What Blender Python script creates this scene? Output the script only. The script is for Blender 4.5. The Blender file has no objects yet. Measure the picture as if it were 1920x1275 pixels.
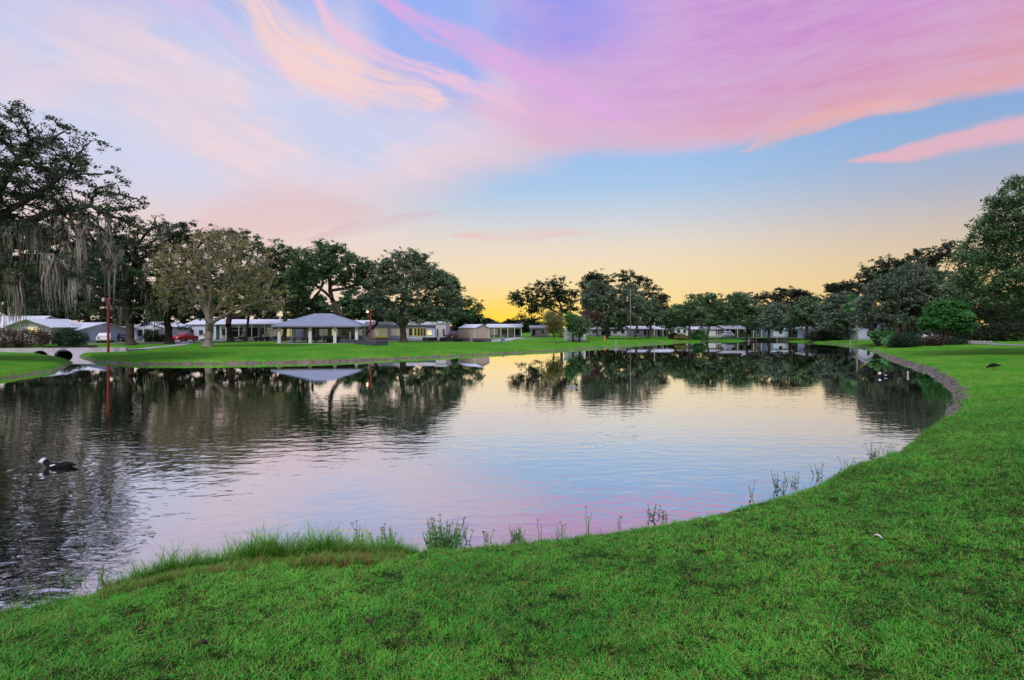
import bpy, math, random
import numpy as np
from mathutils import Vector, Matrix, kdtree

random.seed(11)
rng = np.random.default_rng(11)
PI = math.pi
scene = bpy.context.scene
COL = scene.collection

# ------------------------------------------------------------------ camera
F = 1920 * 20.0 / 36.0          # focal length in photo pixels
HOR = 614.0                     # photo row of the horizon
CAMH = 2.9                      # metres above the water
cam_d = bpy.data.cameras.new('camera')
cam_d.lens = 20.0; cam_d.sensor_width = 36.0
cam_d.shift_y = -23.5 / 1920.0
cam_d.clip_start = 0.05; cam_d.clip_end = 5000.0
cam = bpy.data.objects.new('camera', cam_d)
cam.location = (0, 0, CAMH); cam.rotation_euler = (PI / 2, 0, 0)
COL.objects.link(cam); scene.camera = cam

scene.view_settings.view_transform = 'Standard'
scene.view_settings.look = 'None'
scene.view_settings.gamma = 1.0
scene.view_settings.exposure = 0.0
scene.view_settings.use_curve_mapping = False

# ------------------------------------------------------------------ colour + node helpers
def lin(c):
    c = c / 255.0
    return c / 12.92 if c <= 0.04045 else ((c + 0.055) / 1.055) ** 2.4
def rgb(r, g, b, k=1.0): return (lin(r) * k, lin(g) * k, lin(b) * k, 1.0)

class Nodes:
    """tiny expression helper over a node tree"""
    def __init__(s, nt): s.nt = nt
    def new(s, t): return s.nt.nodes.new(t)
    def put(s, sock, v):
        if isinstance(v, (int, float)): sock.default_value = v
        elif isinstance(v, tuple): sock.default_value = v
        else: s.nt.links.new(v, sock)
    def m(s, op, a, b=None, c=None, clamp=False):
        n = s.new('ShaderNodeMath'); n.operation = op; n.use_clamp = clamp
        s.put(n.inputs[0], a)
        if b is not None: s.put(n.inputs[1], b)
        if c is not None: s.put(n.inputs[2], c)
        return n.outputs[0]
    def add(s, a, b): return s.m('ADD', a, b)
    def sub(s, a, b): return s.m('SUBTRACT', a, b)
    def mul(s, a, b, clamp=False): return s.m('MULTIPLY', a, b, clamp=clamp)
    def ss(s, v, a, b, lo=0.0, hi=1.0):
        n = s.new('ShaderNodeMapRange'); n.interpolation_type = 'SMOOTHSTEP'
        s.put(n.inputs['Value'], v); s.put(n.inputs['From Min'], a); s.put(n.inputs['From Max'], b)
        s.put(n.inputs['To Min'], lo); s.put(n.inputs['To Max'], hi)
        return n.outputs['Result']
    def lr(s, v, a, b, lo=0.0, hi=1.0):
        n = s.new('ShaderNodeMapRange')
        s.put(n.inputs['Value'], v); s.put(n.inputs['From Min'], a); s.put(n.inputs['From Max'], b)
        s.put(n.inputs['To Min'], lo); s.put(n.inputs['To Max'], hi)
        return n.outputs['Result']
    def mix(s, f, a, b, mode='MIX'):
        n = s.new('ShaderNodeMix'); n.data_type = 'RGBA'; n.blend_type = mode; n.clamp_factor = True
        s.put(n.inputs[0], f); s.put(n.inputs[6], a); s.put(n.inputs[7], b)
        return n.outputs[2]
    def curve(s, v, pts):
        n = s.new('ShaderNodeFloatCurve'); c = n.mapping.curves[0]
        pts = sorted(pts)
        c.points[0].location = pts[0]; c.points[1].location = pts[-1]
        for p in pts[1:-1]: c.points.new(*p)
        n.mapping.use_clip = False; n.mapping.update()
        s.put(n.inputs['Value'], v); n.inputs['Factor'].default_value = 1.0
        return n.outputs[0]
    def ramp(s, v, stops, interp='LINEAR'):
        n = s.new('ShaderNodeValToRGB'); r = n.color_ramp; r.interpolation = interp
        r.elements[0].position = stops[0][0]; r.elements[0].color = stops[0][1]
        r.elements[1].position = stops[-1][0]; r.elements[1].color = stops[-1][1]
        for p, c in stops[1:-1]:
            e = r.elements.new(p); e.color = c
        s.put(n.inputs[0], v); return n.outputs[0]
    def xyz(s, x, y, z=0.0):
        n = s.new('ShaderNodeCombineXYZ')
        s.put(n.inputs[0], x); s.put(n.inputs[1], y); s.put(n.inputs[2], z); return n.outputs[0]
    def noise(s, vec, scale, detail=3.0, rough=0.55, dist=0.0):
        n = s.new('ShaderNodeTexNoise'); s.put(n.inputs['Vector'], vec)
        n.inputs['Scale'].default_value = scale; n.inputs['Detail'].default_value = detail
        n.inputs['Roughness'].default_value = rough; n.inputs['Distortion'].default_value = dist
        return n.outputs['Fac']

# ------------------------------------------------------------------ world: dusk sky with cirrus
world = bpy.data.worlds.new('World'); scene.world = world; world.use_nodes = True
wt = world.node_tree; wt.nodes.clear(); N = Nodes(wt)
SMAX = 0.72
def st(px, py):
    u = (px - 960) / F; v = (HOR - py) / F; q = math.sqrt(1 + u * u)
    return ((u / q) / SMAX + 1) / 2, math.atan(v / q)
tc = N.new('ShaderNodeTexCoord'); sp = N.new('ShaderNodeSeparateXYZ')
wt.links.new(tc.outputs['Generated'], sp.inputs[0])
X, Y, Z = sp.outputs
hr = N.m('SQRT', N.add(N.mul(X, X), N.add(N.mul(Y, Y), 1e-6)))
S = N.m('DIVIDE', X, hr)
E = N.m('ARCTAN2', Z, hr)
T = N.lr(S, -SMAX, SMAX)                        # 0..1 across the field of view, mirrored behind
wob = N.noise(N.xyz(N.mul(S, 1.0), N.mul(E, 2.2)), 5.0, 4.0, 0.6)
wobm = N.mul(N.sub(wob, 0.5), 0.05)
def edge(pts):
    P = []
    for px, py in pts:
        t, e = st(px, py); P.append((t, e + 0.2))
    P = sorted(P)
    P = [(0.0, P[0][1])] * (P[0][0] > 0.001) + P + [(1.0, P[-1][1])] * (P[-1][0] < 0.999)
    return N.sub(N.curve(T, P), 0.2)
def prof(pts):                                   # strength by photo column
    P = sorted((st(px, 300)[0], v) for px, v in pts)
    P = [(0.0, P[0][1])] * (P[0][0] > 0.001) + P + [(1.0, P[-1][1])] * (P[-1][0] < 0.999)
    return N.curve(T, P)

base = N.ramp(N.lr(E, 0.0, 0.7), [
    (0.0,  rgb(254, 222, 122)), (0.035, rgb(252, 222, 138)), (0.085, rgb(248, 222, 162)), (0.145, rgb(242, 222, 184)),
    (0.205, rgb(230, 219, 204)), (0.265, rgb(205, 212, 220)), (0.34, rgb(170, 202, 234)), (0.45, rgb(150, 188, 236)),
    (0.6, rgb(136, 172, 240)), (0.75, rgb(122, 156, 240)), (1.0, rgb(112, 148, 228))])
# right side: dimmer and bluer
rightw = N.ss(T, 0.62, 1.0)
base_r = N.ramp(N.lr(E, 0.0, 0.7), [
    (0.0, rgb(238, 198, 122)), (0.12, rgb(224, 196, 150)), (0.2, rgb(202, 186, 174)), (0.28, rgb(170, 176, 196)),
    (0.38, rgb(140, 172, 212)), (0.5, rgb(128, 164, 222)), (0.7, rgb(132, 150, 220)), (1.0, rgb(112, 140, 222))])
sky = N.mix(N.mul(rightw, 0.9), base, base_r)
# left side: yellow gives way to pink cream low down
leftlow = N.mul(N.ss(T, 0.5, 0.25), N.ss(E, 0.32, 0.12))
sky = N.mix(N.mul(leftlow, 0.75), sky, rgb(236, 214, 208))

flow = edge([(0, -160), (250, -60), (400, 30), (520, 105), (640, 165), (760, 215), (880, 262), (1000, 298), (1150, 300),
             (1300, 288), (1450, 270), (1600, 232), (1750, 200), (1920, 172)])
low = edge([(0, 470), (350, 470), (500, 450), (650, 440), (780, 420), (900, 385), (1000, 345), (1120, 308), (1200, 300),
            (1300, 290), (1450, 271), (1600, 233), (1750, 201), (1920, 174)])
D1 = N.sub(E, flow); D0 = N.sub(N.add(E, wobm), low)
fib = N.noise(N.xyz(N.mul(S, 2.2), N.mul(D1, 11.0)), 3.0, 5.0, 0.6, 0.4)
fib2 = N.noise(N.xyz(N.add(N.mul(S, 5.0), 7.0), N.mul(D1, 34.0)), 2.0, 5.0, 0.6, 0.6)
# veil over the left and the middle
soft = N.lr(T, 0.40, 0.8, 0.10, 0.016)
veil = N.ss(D0, 0.0, soft)
big = N.noise(N.xyz(N.mul(S, 1.6), N.mul(E, 3.0)), 2.6, 3.0, 0.5)
veilcol = N.mix(N.ss(big, 0.40, 0.62), rgb(240, 216, 222), rgb(212, 214, 238))
veilcol = N.mix(N.ss(T, 0.35, 0.62), veilcol, rgb(222, 188, 216))
veilcol = N.mix(N.mul(N.ss(D0, 0.13, 0.01), N.ss(T, 0.75, 0.45)), veilcol, rgb(232, 204, 206))
vk = N.mul(veil, N.lr(N.add(N.mul(fib, 0.75), N.mul(fib2, 0.25)), 0.28, 0.64, 0.66, 0.96))
vk = N.mul(vk, N.ss(N.sub(E, N.lr(T, 0.0, 0.3, 0.40, 0.47)), 0.13, -0.06, 0.12, 1.0))       # blue corner, top left
isleft = N.ss(T, 0.62, 0.34)
vkl = N.add(N.mul(vk, isleft), N.mul(veil, N.mul(N.sub(1.0, isleft), N.lr(fib, 0.3, 0.6, 0.80, 0.99))))
sky = N.mix(vkl, sky, veilcol)
# dusky pink wisps low on the left and middle
def streak(cpts, width, wpts, col, k=1.0, nz=0.35, seed=0.0):
    global sky
    d = N.sub(N.add(E, N.mul(wobm, 0.75)), edge(cpts))
    w = N.mul(prof(wpts), width)
    a = N.ss(N.m('ABSOLUTE', d), w, N.mul(w, 0.08))
    a = N.mul(a, N.ss(prof(wpts), 0.02, 0.35))
    n = N.noise(N.xyz(N.add(N.mul(S, 3.0), seed), N.mul(d, 26.0), seed), 2.5, 5.0, 0.62, 0.5)
    n2 = N.noise(N.xyz(N.add(N.mul(S, 9.0), seed), N.mul(d, 70.0), seed + 3.0), 2.0, 5.0, 0.65, 0.8)
    a = N.ss(N.add(a, N.mul(N.sub(n2, 0.5), 1.1)), 0.06, 1.0)
    a = N.mul(a, N.ss(n, 0.5 - nz, 0.60))
    sky = N.mix(N.mul(a, k), sky, col)
streak([(250, 470), (420, 425), (600, 402), (800, 385)], 0.085, [(200, 0), (480, 1), (600, .8), (830, 0)], rgb(228, 184, 190), .42, .45, 1.3)
streak([(560, 450), (700, 420), (850, 400)], 0.024, [(520, 0), (690, 1), (880, 0)], rgb(218, 176, 192), .45, .2, 4.1)
streak([(800, 445), (960, 440), (1200, 436)], 0.016, [(800, 0), (950, 1), (1180, 0)], rgb(236, 190, 190), .6, .2, 5.7)
# the big pink mass above the flow line
right = N.ss(T, 0.46, 0.56)
band = N.mul(N.ss(N.add(D1, N.mul(N.sub(fib2, 0.5), 0.02)), -0.002, N.lr(T, 0.5, 0.9, 0.05, 0.014)), right)
pink = N.ramp(N.lr(D1, 0.0, 0.42), [(0.0, rgb(222, 182, 198)), (0.18, rgb(212, 170, 216)), (0.5, rgb(200, 160, 224)), (1.0, rgb(178, 158, 224))])
pinkr = N.ramp(N.lr(D1, 0.0, 0.32), [(0.0, rgb(228, 172, 172)), (0.18, rgb(212, 156, 190)), (0.45, rgb(202, 146, 208)), (0.8, rgb(190, 136, 206)), (1.0, rgb(178, 150, 216))])
pink = N.mix(N.ss(T, 0.6, 0.85), pink, pinkr)
orange = N.mul(N.ss(T, 0.9, 1.0), N.ss(D1, 0.16, 0.06))
pink = N.mix(N.mul(orange, 0.55), pink, rgb(224, 158, 152))
fib3 = N.noise(N.xyz(N.add(N.mul(S, 9.0), N.mul(E, 5.0)), N.mul(D1, 52.0)), 2.4, 6.0, 0.68, 1.0)
thin = N.lr(N.add(N.add(N.mul(fib, 0.46), N.mul(fib2, 0.32)), N.mul(fib3, 0.22)), 0.40, 0.58, 0.55, 1.0)
sky = N.mix(N.mul(band, thin), sky, pink)
bluep = N.noise(N.xyz(N.add(N.mul(S, 1.5), 3.3), N.mul(D1, 5.0)), 2.4, 4.0, 0.55)
# blue gap at the top, between the streaks and the right mass
gapd = N.mul(N.mul(N.ss(T, 0.44, 0.50), N.ss(T, 0.70, 0.56)), N.ss(N.add(E, N.mul(wobm, 1.6)), 0.40, 0.50))
sky = N.mix(N.mul(gapd, N.ss(bluep, 0.30, 0.55, 0.45, 0.8)), sky, rgb(134, 152, 242))
gap2 = N.mul(N.mul(N.ss(T, 0.30, 0.36), N.ss(T, 0.50, 0.44)), N.ss(N.add(E, N.mul(wobm, 1.2)), 0.33, 0.42))
sky = N.mix(N.mul(gap2, 0.85), sky, rgb(146, 176, 244))
# peach and pink streaks
streak([(300, -20), (400, 40), (470, 100), (600, 160)], 0.035, [(270, .6), (400, 1), (620, 0)], rgb(222, 196, 232), .6, .25, 2.2)
streak([(440, -60), (490, 30), (545, 95), (620, 135), (700, 160), (790, 180), (900, 200)], 0.078, [(440, .9), (560, 1), (700, .62), (800, .45), (910, 0)], rgb(250, 210, 204), .85, .34, 0.4)
streak([(560, -60), (620, 45), (690, 95), (780, 130), (880, 160), (1000, 210)], 0.04, [(540, .9), (650, .8), (780, .55), (900, .6), (1040, 0)], rgb(236, 196, 222), .9, .3, 3.1)
streak([(600, 160), (640, 180), (700, 200)], 0.014, [(560, 0), (640, 1), (720, 0)], rgb(240, 204, 214), .7, .3, 8.1)
streak([(690, -30), (760, 25), (860, 75), (960, 120), (1060, 170), (1200, 230)], 0.042, [(660, .5), (780, .6), (920, 1), (1060, 1), (1240, 0)], rgb(222, 172, 226), .85, .32, 6.4)
streak([(880, 190), (1000, 215), (1150, 235)], 0.05, [(820, 0), (960, .9), (1200, 0)], rgb(224, 182, 214), .6, .3, 7.4)
# bright rim on the lower edge of the mass and the lone streak on the right
streak([(1380, 286), (1450, 262), (1550, 232), (1650, 205), (1800, 190)], 0.022, [(1330, 0), (1440, .75), (1560, .9), (1850, 0)], rgb(240, 182, 172), .5, .4, 9.2)
streak([(1480, 318), (1620, 300), (1700, 286), (1800, 264), (1920, 238)], 0.027, [(1480, .0), (1620, .35), (1740, .8), (1920, 1)], rgb(236, 180, 192), .85, .5, 5.1)
# glow where the sun went down
front = N.ss(Y, 0.0, 0.5)
glow = N.mul(N.mul(N.ss(N.m('ABSOLUTE', N.sub(S, -0.02)), 0.22, 0.0), N.ss(E, 0.085, 0.0)), front)
sky = N.mix(N.mul(glow, 0.85), sky, rgb(255, 216, 42))
high = N.ss(E, 0.50, 0.66)                      # above the picture the cirrus thins into even lavender
sky = N.mix(high, sky, rgb(184, 186, 238))
below = N.ss(E, -0.01, -0.12)
sky = N.mix(below, sky, rgb(96, 98, 96))

nish = N.new('ShaderNodeTexSky'); nish.sky_type = 'NISHITA'; nish.sun_disc = False
nish.sun_elevation = math.radians(1.5); nish.sun_rotation = math.radians(1.0)
bg1 = N.new('ShaderNodeBackground'); wt.links.new(nish.outputs[0], bg1.inputs[0]); bg1.inputs[1].default_value = 0.0015
bg2 = N.new('ShaderNodeBackground'); wt.links.new(sky, bg2.inputs[0]); bg2.inputs[1].default_value = 1.0
world.cycles.sampling_method = 'MANUAL'; world.cycles.sample_map_resolution = 256
ads = N.new('ShaderNodeAddShader'); wo = N.new('ShaderNodeOutputWorld')
wt.links.new(bg1.outputs[0], ads.inputs[0]); wt.links.new(bg2.outputs[0], ads.inputs[1]); wt.links.new(ads.outputs[0], wo.inputs[0])

# the last sunlight scattered by the lit clouds overhead: one very soft sun
sun_d = bpy.data.lights.new('sun', 'SUN'); sun_d.energy = 3.0; sun_d.angle = math.radians(24)
sun_d.color = (1.0, 0.93, 0.86)
sun = bpy.data.objects.new('sun', sun_d); COL.objects.link(sun)
sun.rotation_euler = (math.radians(40), math.radians(-12), 0)

# ------------------------------------------------------------------ terrain functions
def w2(px, py, z=0.0):
    D = F * (CAMH - z) / (py - HOR)
    return ((px - 960) / F * D, D)
shore_px = [(-60, 1134, .35), (0, 1122, .35), (60, 1112, .35), (130, 1099, .35), (220, 1078, .35), (300, 1058, .35), (400, 1040, .35), (500, 1030, .35), (620, 1024, .35),
    (740, 1018, .35), (860, 1012, .35), (960, 1003, .35), (1060, 990, .35), (1150, 976, .35), (1230, 963, .35), (1320, 945, .35),
    (1400, 926, .35), (1450, 911, .35), (1520, 889, .33), (1600, 862, .3), (1680, 838, .2), (1735, 812, .1), (1765, 792, 0), (1778, 770, 0), (1783, 745, 0), (1772, 718, 0),
    (1742, 698, 0), (1700, 684, 0), (1662, 669, 0), (1640, 658, 0), (1600, 649, 0), (1545, 644, 0), (1480, 640, 0), (1400, 639.5, 0), (1320, 640.5, 0),
    (1240, 644, 0), (1190, 647, 0), (1130, 652, 0), (1050, 657.5, 0), (950, 662.5, 0), (850, 668, 0), (770, 672, 0), (690, 675.5, 0), (600, 679, 0), (500, 681.5, 0),
    (400, 682.5, 0), (330, 683, 0), (260, 683, 0), (205, 681, 0), (172, 677, 0), (155, 671.5, 0), (147, 663, 0), (128, 658, 0), (60, 658, 0), (48, 663, 0),
    (70, 668, 0), (118, 674, 0), (138, 681, 0), (125, 690, 0), (90, 698, 0), (40, 706, 0), (-20, 714, 0), (-120, 722, 0), (-400, 745, 0)]
SH = [w2(*p) for p in shore_px] + [(-52, 22), (-50, 12), (-30, 3.5), (-14, 3.6), (-8.5, 4.3)]
def smooth_loop(P, n=2):
    P = np.array(P)
    for _ in range(n):
        Q = np.roll(P, -1, axis=0)
        P = np.stack([0.75 * P + 0.25 * Q, 0.25 * P + 0.75 * Q], 1).reshape(-1, 2)
    return P
SHP = smooth_loop(SH, 1)
A_, B_ = SHP, np.roll(SHP, -1, axis=0)
def sdf(x, y):
    """signed distance to the shoreline, positive on land"""
    x = np.asarray(x, float).ravel(); y = np.asarray(y, float).ravel()
    best = np.full(x.shape, 1e9); inside = np.zeros(x.shape, bool)
    for (ax, ay), (bx, by) in zip(A_, B_):
        dx, dy = bx - ax, by - ay; L = dx * dx + dy * dy + 1e-12
        t = np.clip(((x - ax) * dx + (y - ay) * dy) / L, 0, 1)
        d = (x - ax - t * dx) ** 2 + (y - ay - t * dy) ** 2
        best = np.minimum(best, d)
        c = (ay > y) != (by > y)
        with np.errstate(divide='ignore', invalid='ignore'):
            xi = (bx - ax) * (y - ay) / (by - ay) + ax
        inside ^= c & (x < xi)
    return np.where(inside, -1, 1) * np.sqrt(best)
def vnoise(x, y, s, seed=0):
    """cheap smooth value noise"""
    x = np.asarray(x, float) / s; y = np.asarray(y, float) / s
    xi, yi = np.floor(x).astype(np.int64), np.floor(y).astype(np.int64); fx, fy = x - xi, y - yi
    fx = fx * fx * (3 - 2 * fx); fy = fy * fy * (3 - 2 * fy)
    def h(a, b):
        n = (a * 73856093 ^ b * 19349663 ^ (seed * 83492791 + 12345)) & 0x7fffffff
        n = (n * 1103515245 + 12345) & 0x7fffffff; n = (n ^ (n >> 13)) * 1274126177 & 0x7fffffff
        return (n & 0xffff) / 65535.0
    return (h(xi, yi) * (1 - fx) + h(xi + 1, yi) * fx) * (1 - fy) + (h(xi, yi + 1) * (1 - fx) + h(xi + 1, yi + 1) * fx) * fy
def sstep(x, a, b):
    t = np.clip((x - a) / (b - a), 0, 1); return t * t * (3 - 2 * t)
def mudw(x, y):
    """width of the bare muddy strip above the waterline"""
    w = 0.12 + 0 * x
    w = w + 0.42 * np.exp(-((y - 21.0) / 5.5) ** 2) * sstep(x, 8, 14) + 0.26 * sstep(x, 14, 20) * sstep(y, 22, 30) * (1 - sstep(y, 50, 75))
    w = w + 0.24 * sstep(y, 36, 44) * (1 - sstep(x, 20, 30)) * (0.05 + 1.0 * vnoise(x, y, 7.0, 31) * np.exp(-((x + 17) / 9.0) ** 2))
    return w
def gh(x, y):
    x = np.asarray(x, float).ravel(); y = np.asarray(y, float).ravel()
    d = sdf(x, y)
    d = d + (vnoise(x, y, 1.3, 3) - 0.5) * np.clip(0.1 + np.hypot(x, y) * 0.012, 0, 0.8)
    near = (1 - sstep(y, 12, 30)) * (1 - sstep(-x, 20, 40) )
    rightside = sstep(x, 5, 14) * (1 - sstep(y, 70, 120))
    A = 0.36 + 0.30 * rightside; A = A + (1.62 - A) * near * (1 - 0.45 * sstep(x, 8, 18))
    mw = mudw(x, y)
    bw = 0.42 + 0.9 * np.clip(mw - 0.5, 0, 9)
    h = 0.3 * sstep(d, 0, bw) + A * (1 - np.exp(-np.clip(d - 0.2, 0, 1e3) / 6.0))
    h = h + 0.06 * (vnoise(x, y, 4.5, 1) - 0.5) * sstep(d, 0.5, 4) + 0.03 * (vnoise(x, y, 1.1, 2) - 0.5) * sstep(d, 0.2, 1.5) * (np.hypot(x, y) < 60)
    m = (d > 0) & (d < mw + .6) & (mw > .5)
    h = h + m * (np.hypot(x, y) < 40) * (0.022 * (vnoise(x, y, 0.35, 7) - 0.4) + 0.03 * (vnoise(x, y, 0.9, 8) - 0.5))
    h = np.where(d < 0, np.clip(d * 0.6, -1.2, 0), h)
    return h
def gz(x, y): return float(gh([x], [y])[0])
def at(px, D):
    """point on the ground in photo column px at depth D"""
    x = (px - 960) / F * D; return Vector((x, D, gz(x, D)))
def land(px, D, m=1.6):
    """step back from the shoreline until column px at depth D stands on firm ground"""
    D0 = D
    while sdf([(px - 960) / F * D], [D])[0] < m and D < D0 + 40: D += 0.7
    return D
def hit(px, py, far=220):
    """where the photo ray through px, py meets the ground"""
    D = np.geomspace(2.2, far, 2600); x = (px - 960) / F * D
    z = np.maximum(gh(x, D), 0.0); row = HOR + (CAMH - z) / D * F
    k = np.argmax(row <= py) if (row <= py).any() else len(D) - 1
    return Vector((x[k], D[k], z[k]))

# ------------------------------------------------------------------ object helpers
def link(o, parent=None):
    COL.objects.link(o)
    if parent is not None: o.parent = parent
    return o
def np_mesh(name, V, faces_flat, counts, smooth=False):
    me = bpy.data.meshes.new(name)
    V = np.asarray(V, np.float32); faces_flat = np.asarray(faces_flat, np.int32); counts = np.asarray(counts, np.int32)
    me.vertices.add(len(V)); me.vertices.foreach_set('co', V.ravel())
    me.loops.add(len(faces_flat)); me.loops.foreach_set('vertex_index', faces_flat)
    me.polygons.add(len(counts))
    me.polygons.foreach_set('loop_start', np.concatenate([[0], np.cumsum(counts)[:-1]]).astype(np.int32))
    me.polygons.foreach_set('loop_total', counts)
    if smooth: me.polygons.foreach_set('use_smooth', np.ones(len(counts), bool))
    me.update(calc_edges=True); return me
def thing(name, label, cat, loc=(0, 0, 0), rotz=0.0, group=None):
    o = bpy.data.objects.new(name, None); o.empty_display_size = 0.3
    o.location = loc; o.rotation_euler = (0, 0, rotz); link(o)
    o['label'] = label; o['category'] = cat
    if group: o['group'] = group
    return o
def tag(o, label, cat, group=None):
    o['label'] = label; o['category'] = cat
    if group: o['group'] = group
    return o
def copy_thing(r, loc, rotz, label, scale=1.0):
    c = r.copy(); COL.objects.link(c); c.location = loc; c.rotation_euler = (0, 0, rotz); c['label'] = label
    c.scale = (scale,) * 3
    for ch in r.children:
        d = ch.copy(); COL.objects.link(d); d.parent = c
        for g in ch.children:
            e = g.copy(); COL.objects.link(e); e.parent = d
    return c
class MB:
    def __init__(s): s.v = []; s.f = []
    def face(s, pts):
        i = len(s.v); s.v += [tuple(p) for p in pts]; s.f.append(tuple(range(i, i + len(pts)))); return s
    def box(s, x0, x1, y0, y1, z0, z1):
        i = len(s.v)
        s.v += [(x0, y0, z0), (x1, y0, z0), (x1, y1, z0), (x0, y1, z0), (x0, y0, z1), (x1, y0, z1), (x1, y1, z1), (x0, y1, z1)]
        for q in ((0, 3, 2, 1), (4, 5, 6, 7), (0, 1, 5, 4), (1, 2, 6, 5), (2, 3, 7, 6), (3, 0, 4, 7)): s.f.append(tuple(i + k for k in q))
        return s
    def bar(s, a, b, r0, r1=None, n=8, cap=True):
        r1 = r0 if r1 is None else r1
        a, b = Vector(a), Vector(b); d = (b - a).normalized()
        u = d.cross(Vector((0, 0, 1)) if abs(d.z) < 0.9 else Vector((1, 0, 0))).normalized(); w = d.cross(u)
        i = len(s.v)
        for p, r in ((a, r0), (b, r1)):
            for k in range(n):
                t = 2 * PI * k / n; s.v.append(tuple(p + (u * math.cos(t) + w * math.sin(t)) * r))
        for k in range(n): s.f.append((i + k, i + n + k, i + n + (k + 1) % n, i + (k + 1) % n))
        if cap: s.f.append(tuple(i + k for k in range(n))); s.f.append(tuple(i + n + k for k in reversed(range(n))))
        return s
    def path(s, P, R, n=6):
        for k in range(len(P) - 1): s.bar(P[k], P[k + 1], R[k], R[k + 1], n, cap=(k in (0, len(P) - 2)))
        return s
    def loft(s, rings, cap=True):
        """rings: lists of points with equal counts"""
        i = len(s.v); n = len(rings[0])
        for r in rings: s.v += [tuple(p) for p in r]
        for a in range(len(rings) - 1):
            for k in range(n):
                s.f.append((i + a * n + k, i + a * n + (k + 1) % n, i + (a + 1) * n + (k + 1) % n, i + (a + 1) * n + k))
        if cap:
            s.f.append(tuple(i + k for k in reversed(range(n)))); s.f.append(tuple(i + (len(rings) - 1) * n + k for k in range(n)))
        return s
    def prism(s, poly, y0, y1):
        """poly in x,z extruded along y"""
        n = len(poly); i = len(s.v)
        s.v += [(x, y0, z) for x, z in poly] + [(x, y1, z) for x, z in poly]
        s.f.append(tuple(i + k for k in range(n))); s.f.append(tuple(i + n + k for k in reversed(range(n))))
        for k in range(n): s.f.append((i + k, i + n + k, i + n + (k + 1) % n, i + (k + 1) % n))
        return s
    def build(s, name, mat, parent=None, smooth=False, bevel=0.0):
        me = bpy.data.meshes.new(name); me.from_pydata(s.v, [], s.f); me.update()
        if smooth: me.polygons.foreach_set('use_smooth', [True] * len(me.polygons))
        me.materials.append(mat); o = bpy.data.objects.new(name, me); link(o, parent)
        if bevel: 
            b = o.modifiers.new('bevel', 'BEVEL'); b.width = bevel; b.segments = 2; b.limit_method = 'ANGLE'
        return o

# ------------------------------------------------------------------ materials
def newmat(name):
    m = bpy.data.materials.new(name); m.use_nodes = True; nt = m.node_tree; nt.nodes.clear()
    n = Nodes(nt); out = n.new('ShaderNodeOutputMaterial'); return m, n, out
def pos(n, obj=False):
    if obj:
        t = n.new('ShaderNodeTexCoord'); return t.outputs['Object']
    g = n.new('ShaderNodeNewGeometry'); return g.outputs['Position']
MATS = {}
def plain(name, col, rough=0.6, var=0.18, scale=3.0, bump=0.0, metal=0.0, spec=0.4, dirt=None, emit=None, ek=1.0, stretch=None):
    if name in MATS: return MATS[name]
    m, n, out = newmat(name)
    p = n.new('ShaderNodeBsdfPrincipled'); vec = pos(n, True)
    if stretch:
        mp = n.new('ShaderNodeMapping'); mp.inputs['Scale'].default_value = stretch; n.put(mp.inputs[0], vec); vec = mp.outputs[0]
    nz = n.noise(vec, scale, 5.0, 0.6)
    k = n.lr(nz, 0.3, 0.7, 1 - var, 1 + var)
    c = n.mix(1.0, col, n.xyz(k, k, k), 'MULTIPLY')
    if dirt:
        nz2 = n.noise(vec, scale * 0.45, 4.0, 0.65); c = n.mix(n.ss(nz2, 0.5, 0.72, 0, 0.7), c, dirt)
    n.put(p.inputs['Base Color'], c); p.inputs['Roughness'].default_value = rough; p.inputs['Metallic'].default_value = metal
    p.inputs['Specular IOR Level'].default_value = spec
    if emit: p.inputs['Emission Color'].default_value = emit; p.inputs['Emission Strength'].default_value = ek
    if bump:
        b = n.new('ShaderNodeBump'); b.inputs['Strength'].default_value = 0.6; b.inputs['Distance'].default_value = bump
        n.put(b.inputs['Height'], nz); n.put(p.inputs['Normal'], b.outputs[0])
    n.put(out.inputs[0], p.outputs[0]); MATS[name] = m; return m

def leafmat(name, c1, c2, c3, trans=0.25, rough=0.65, patch=1.4):
    m, n, out = newmat(name)
    g = n.new('ShaderNodeNewGeometry'); rnd = g.outputs['Random Per Island']
    big = n.noise(g.outputs['Position'], 1.0 / patch, 2.0, 0.5)
    f = n.add(n.mul(rnd, 0.55), n.mul(n.ss(big, 0.35, 0.65), 0.45))
    c = n.ramp(f, [(0.0, c1), (0.5, c2), (1.0, c3)])
    d = n.new('ShaderNodeBsdfPrincipled'); n.put(d.inputs['Base Color'], c); d.inputs['Roughness'].default_value = rough
    d.inputs['Specular IOR Level'].default_value = 0.25
    t = n.new('ShaderNodeBsdfTranslucent'); n.put(t.inputs[0], c)
    mx = n.new('ShaderNodeMixShader'); mx.inputs[0].default_value = trans
    n.put(mx.inputs[1], d.outputs[0]); n.put(mx.inputs[2], t.outputs[0]); n.put(out.inputs[0], mx.outputs[0]); return m
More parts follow.
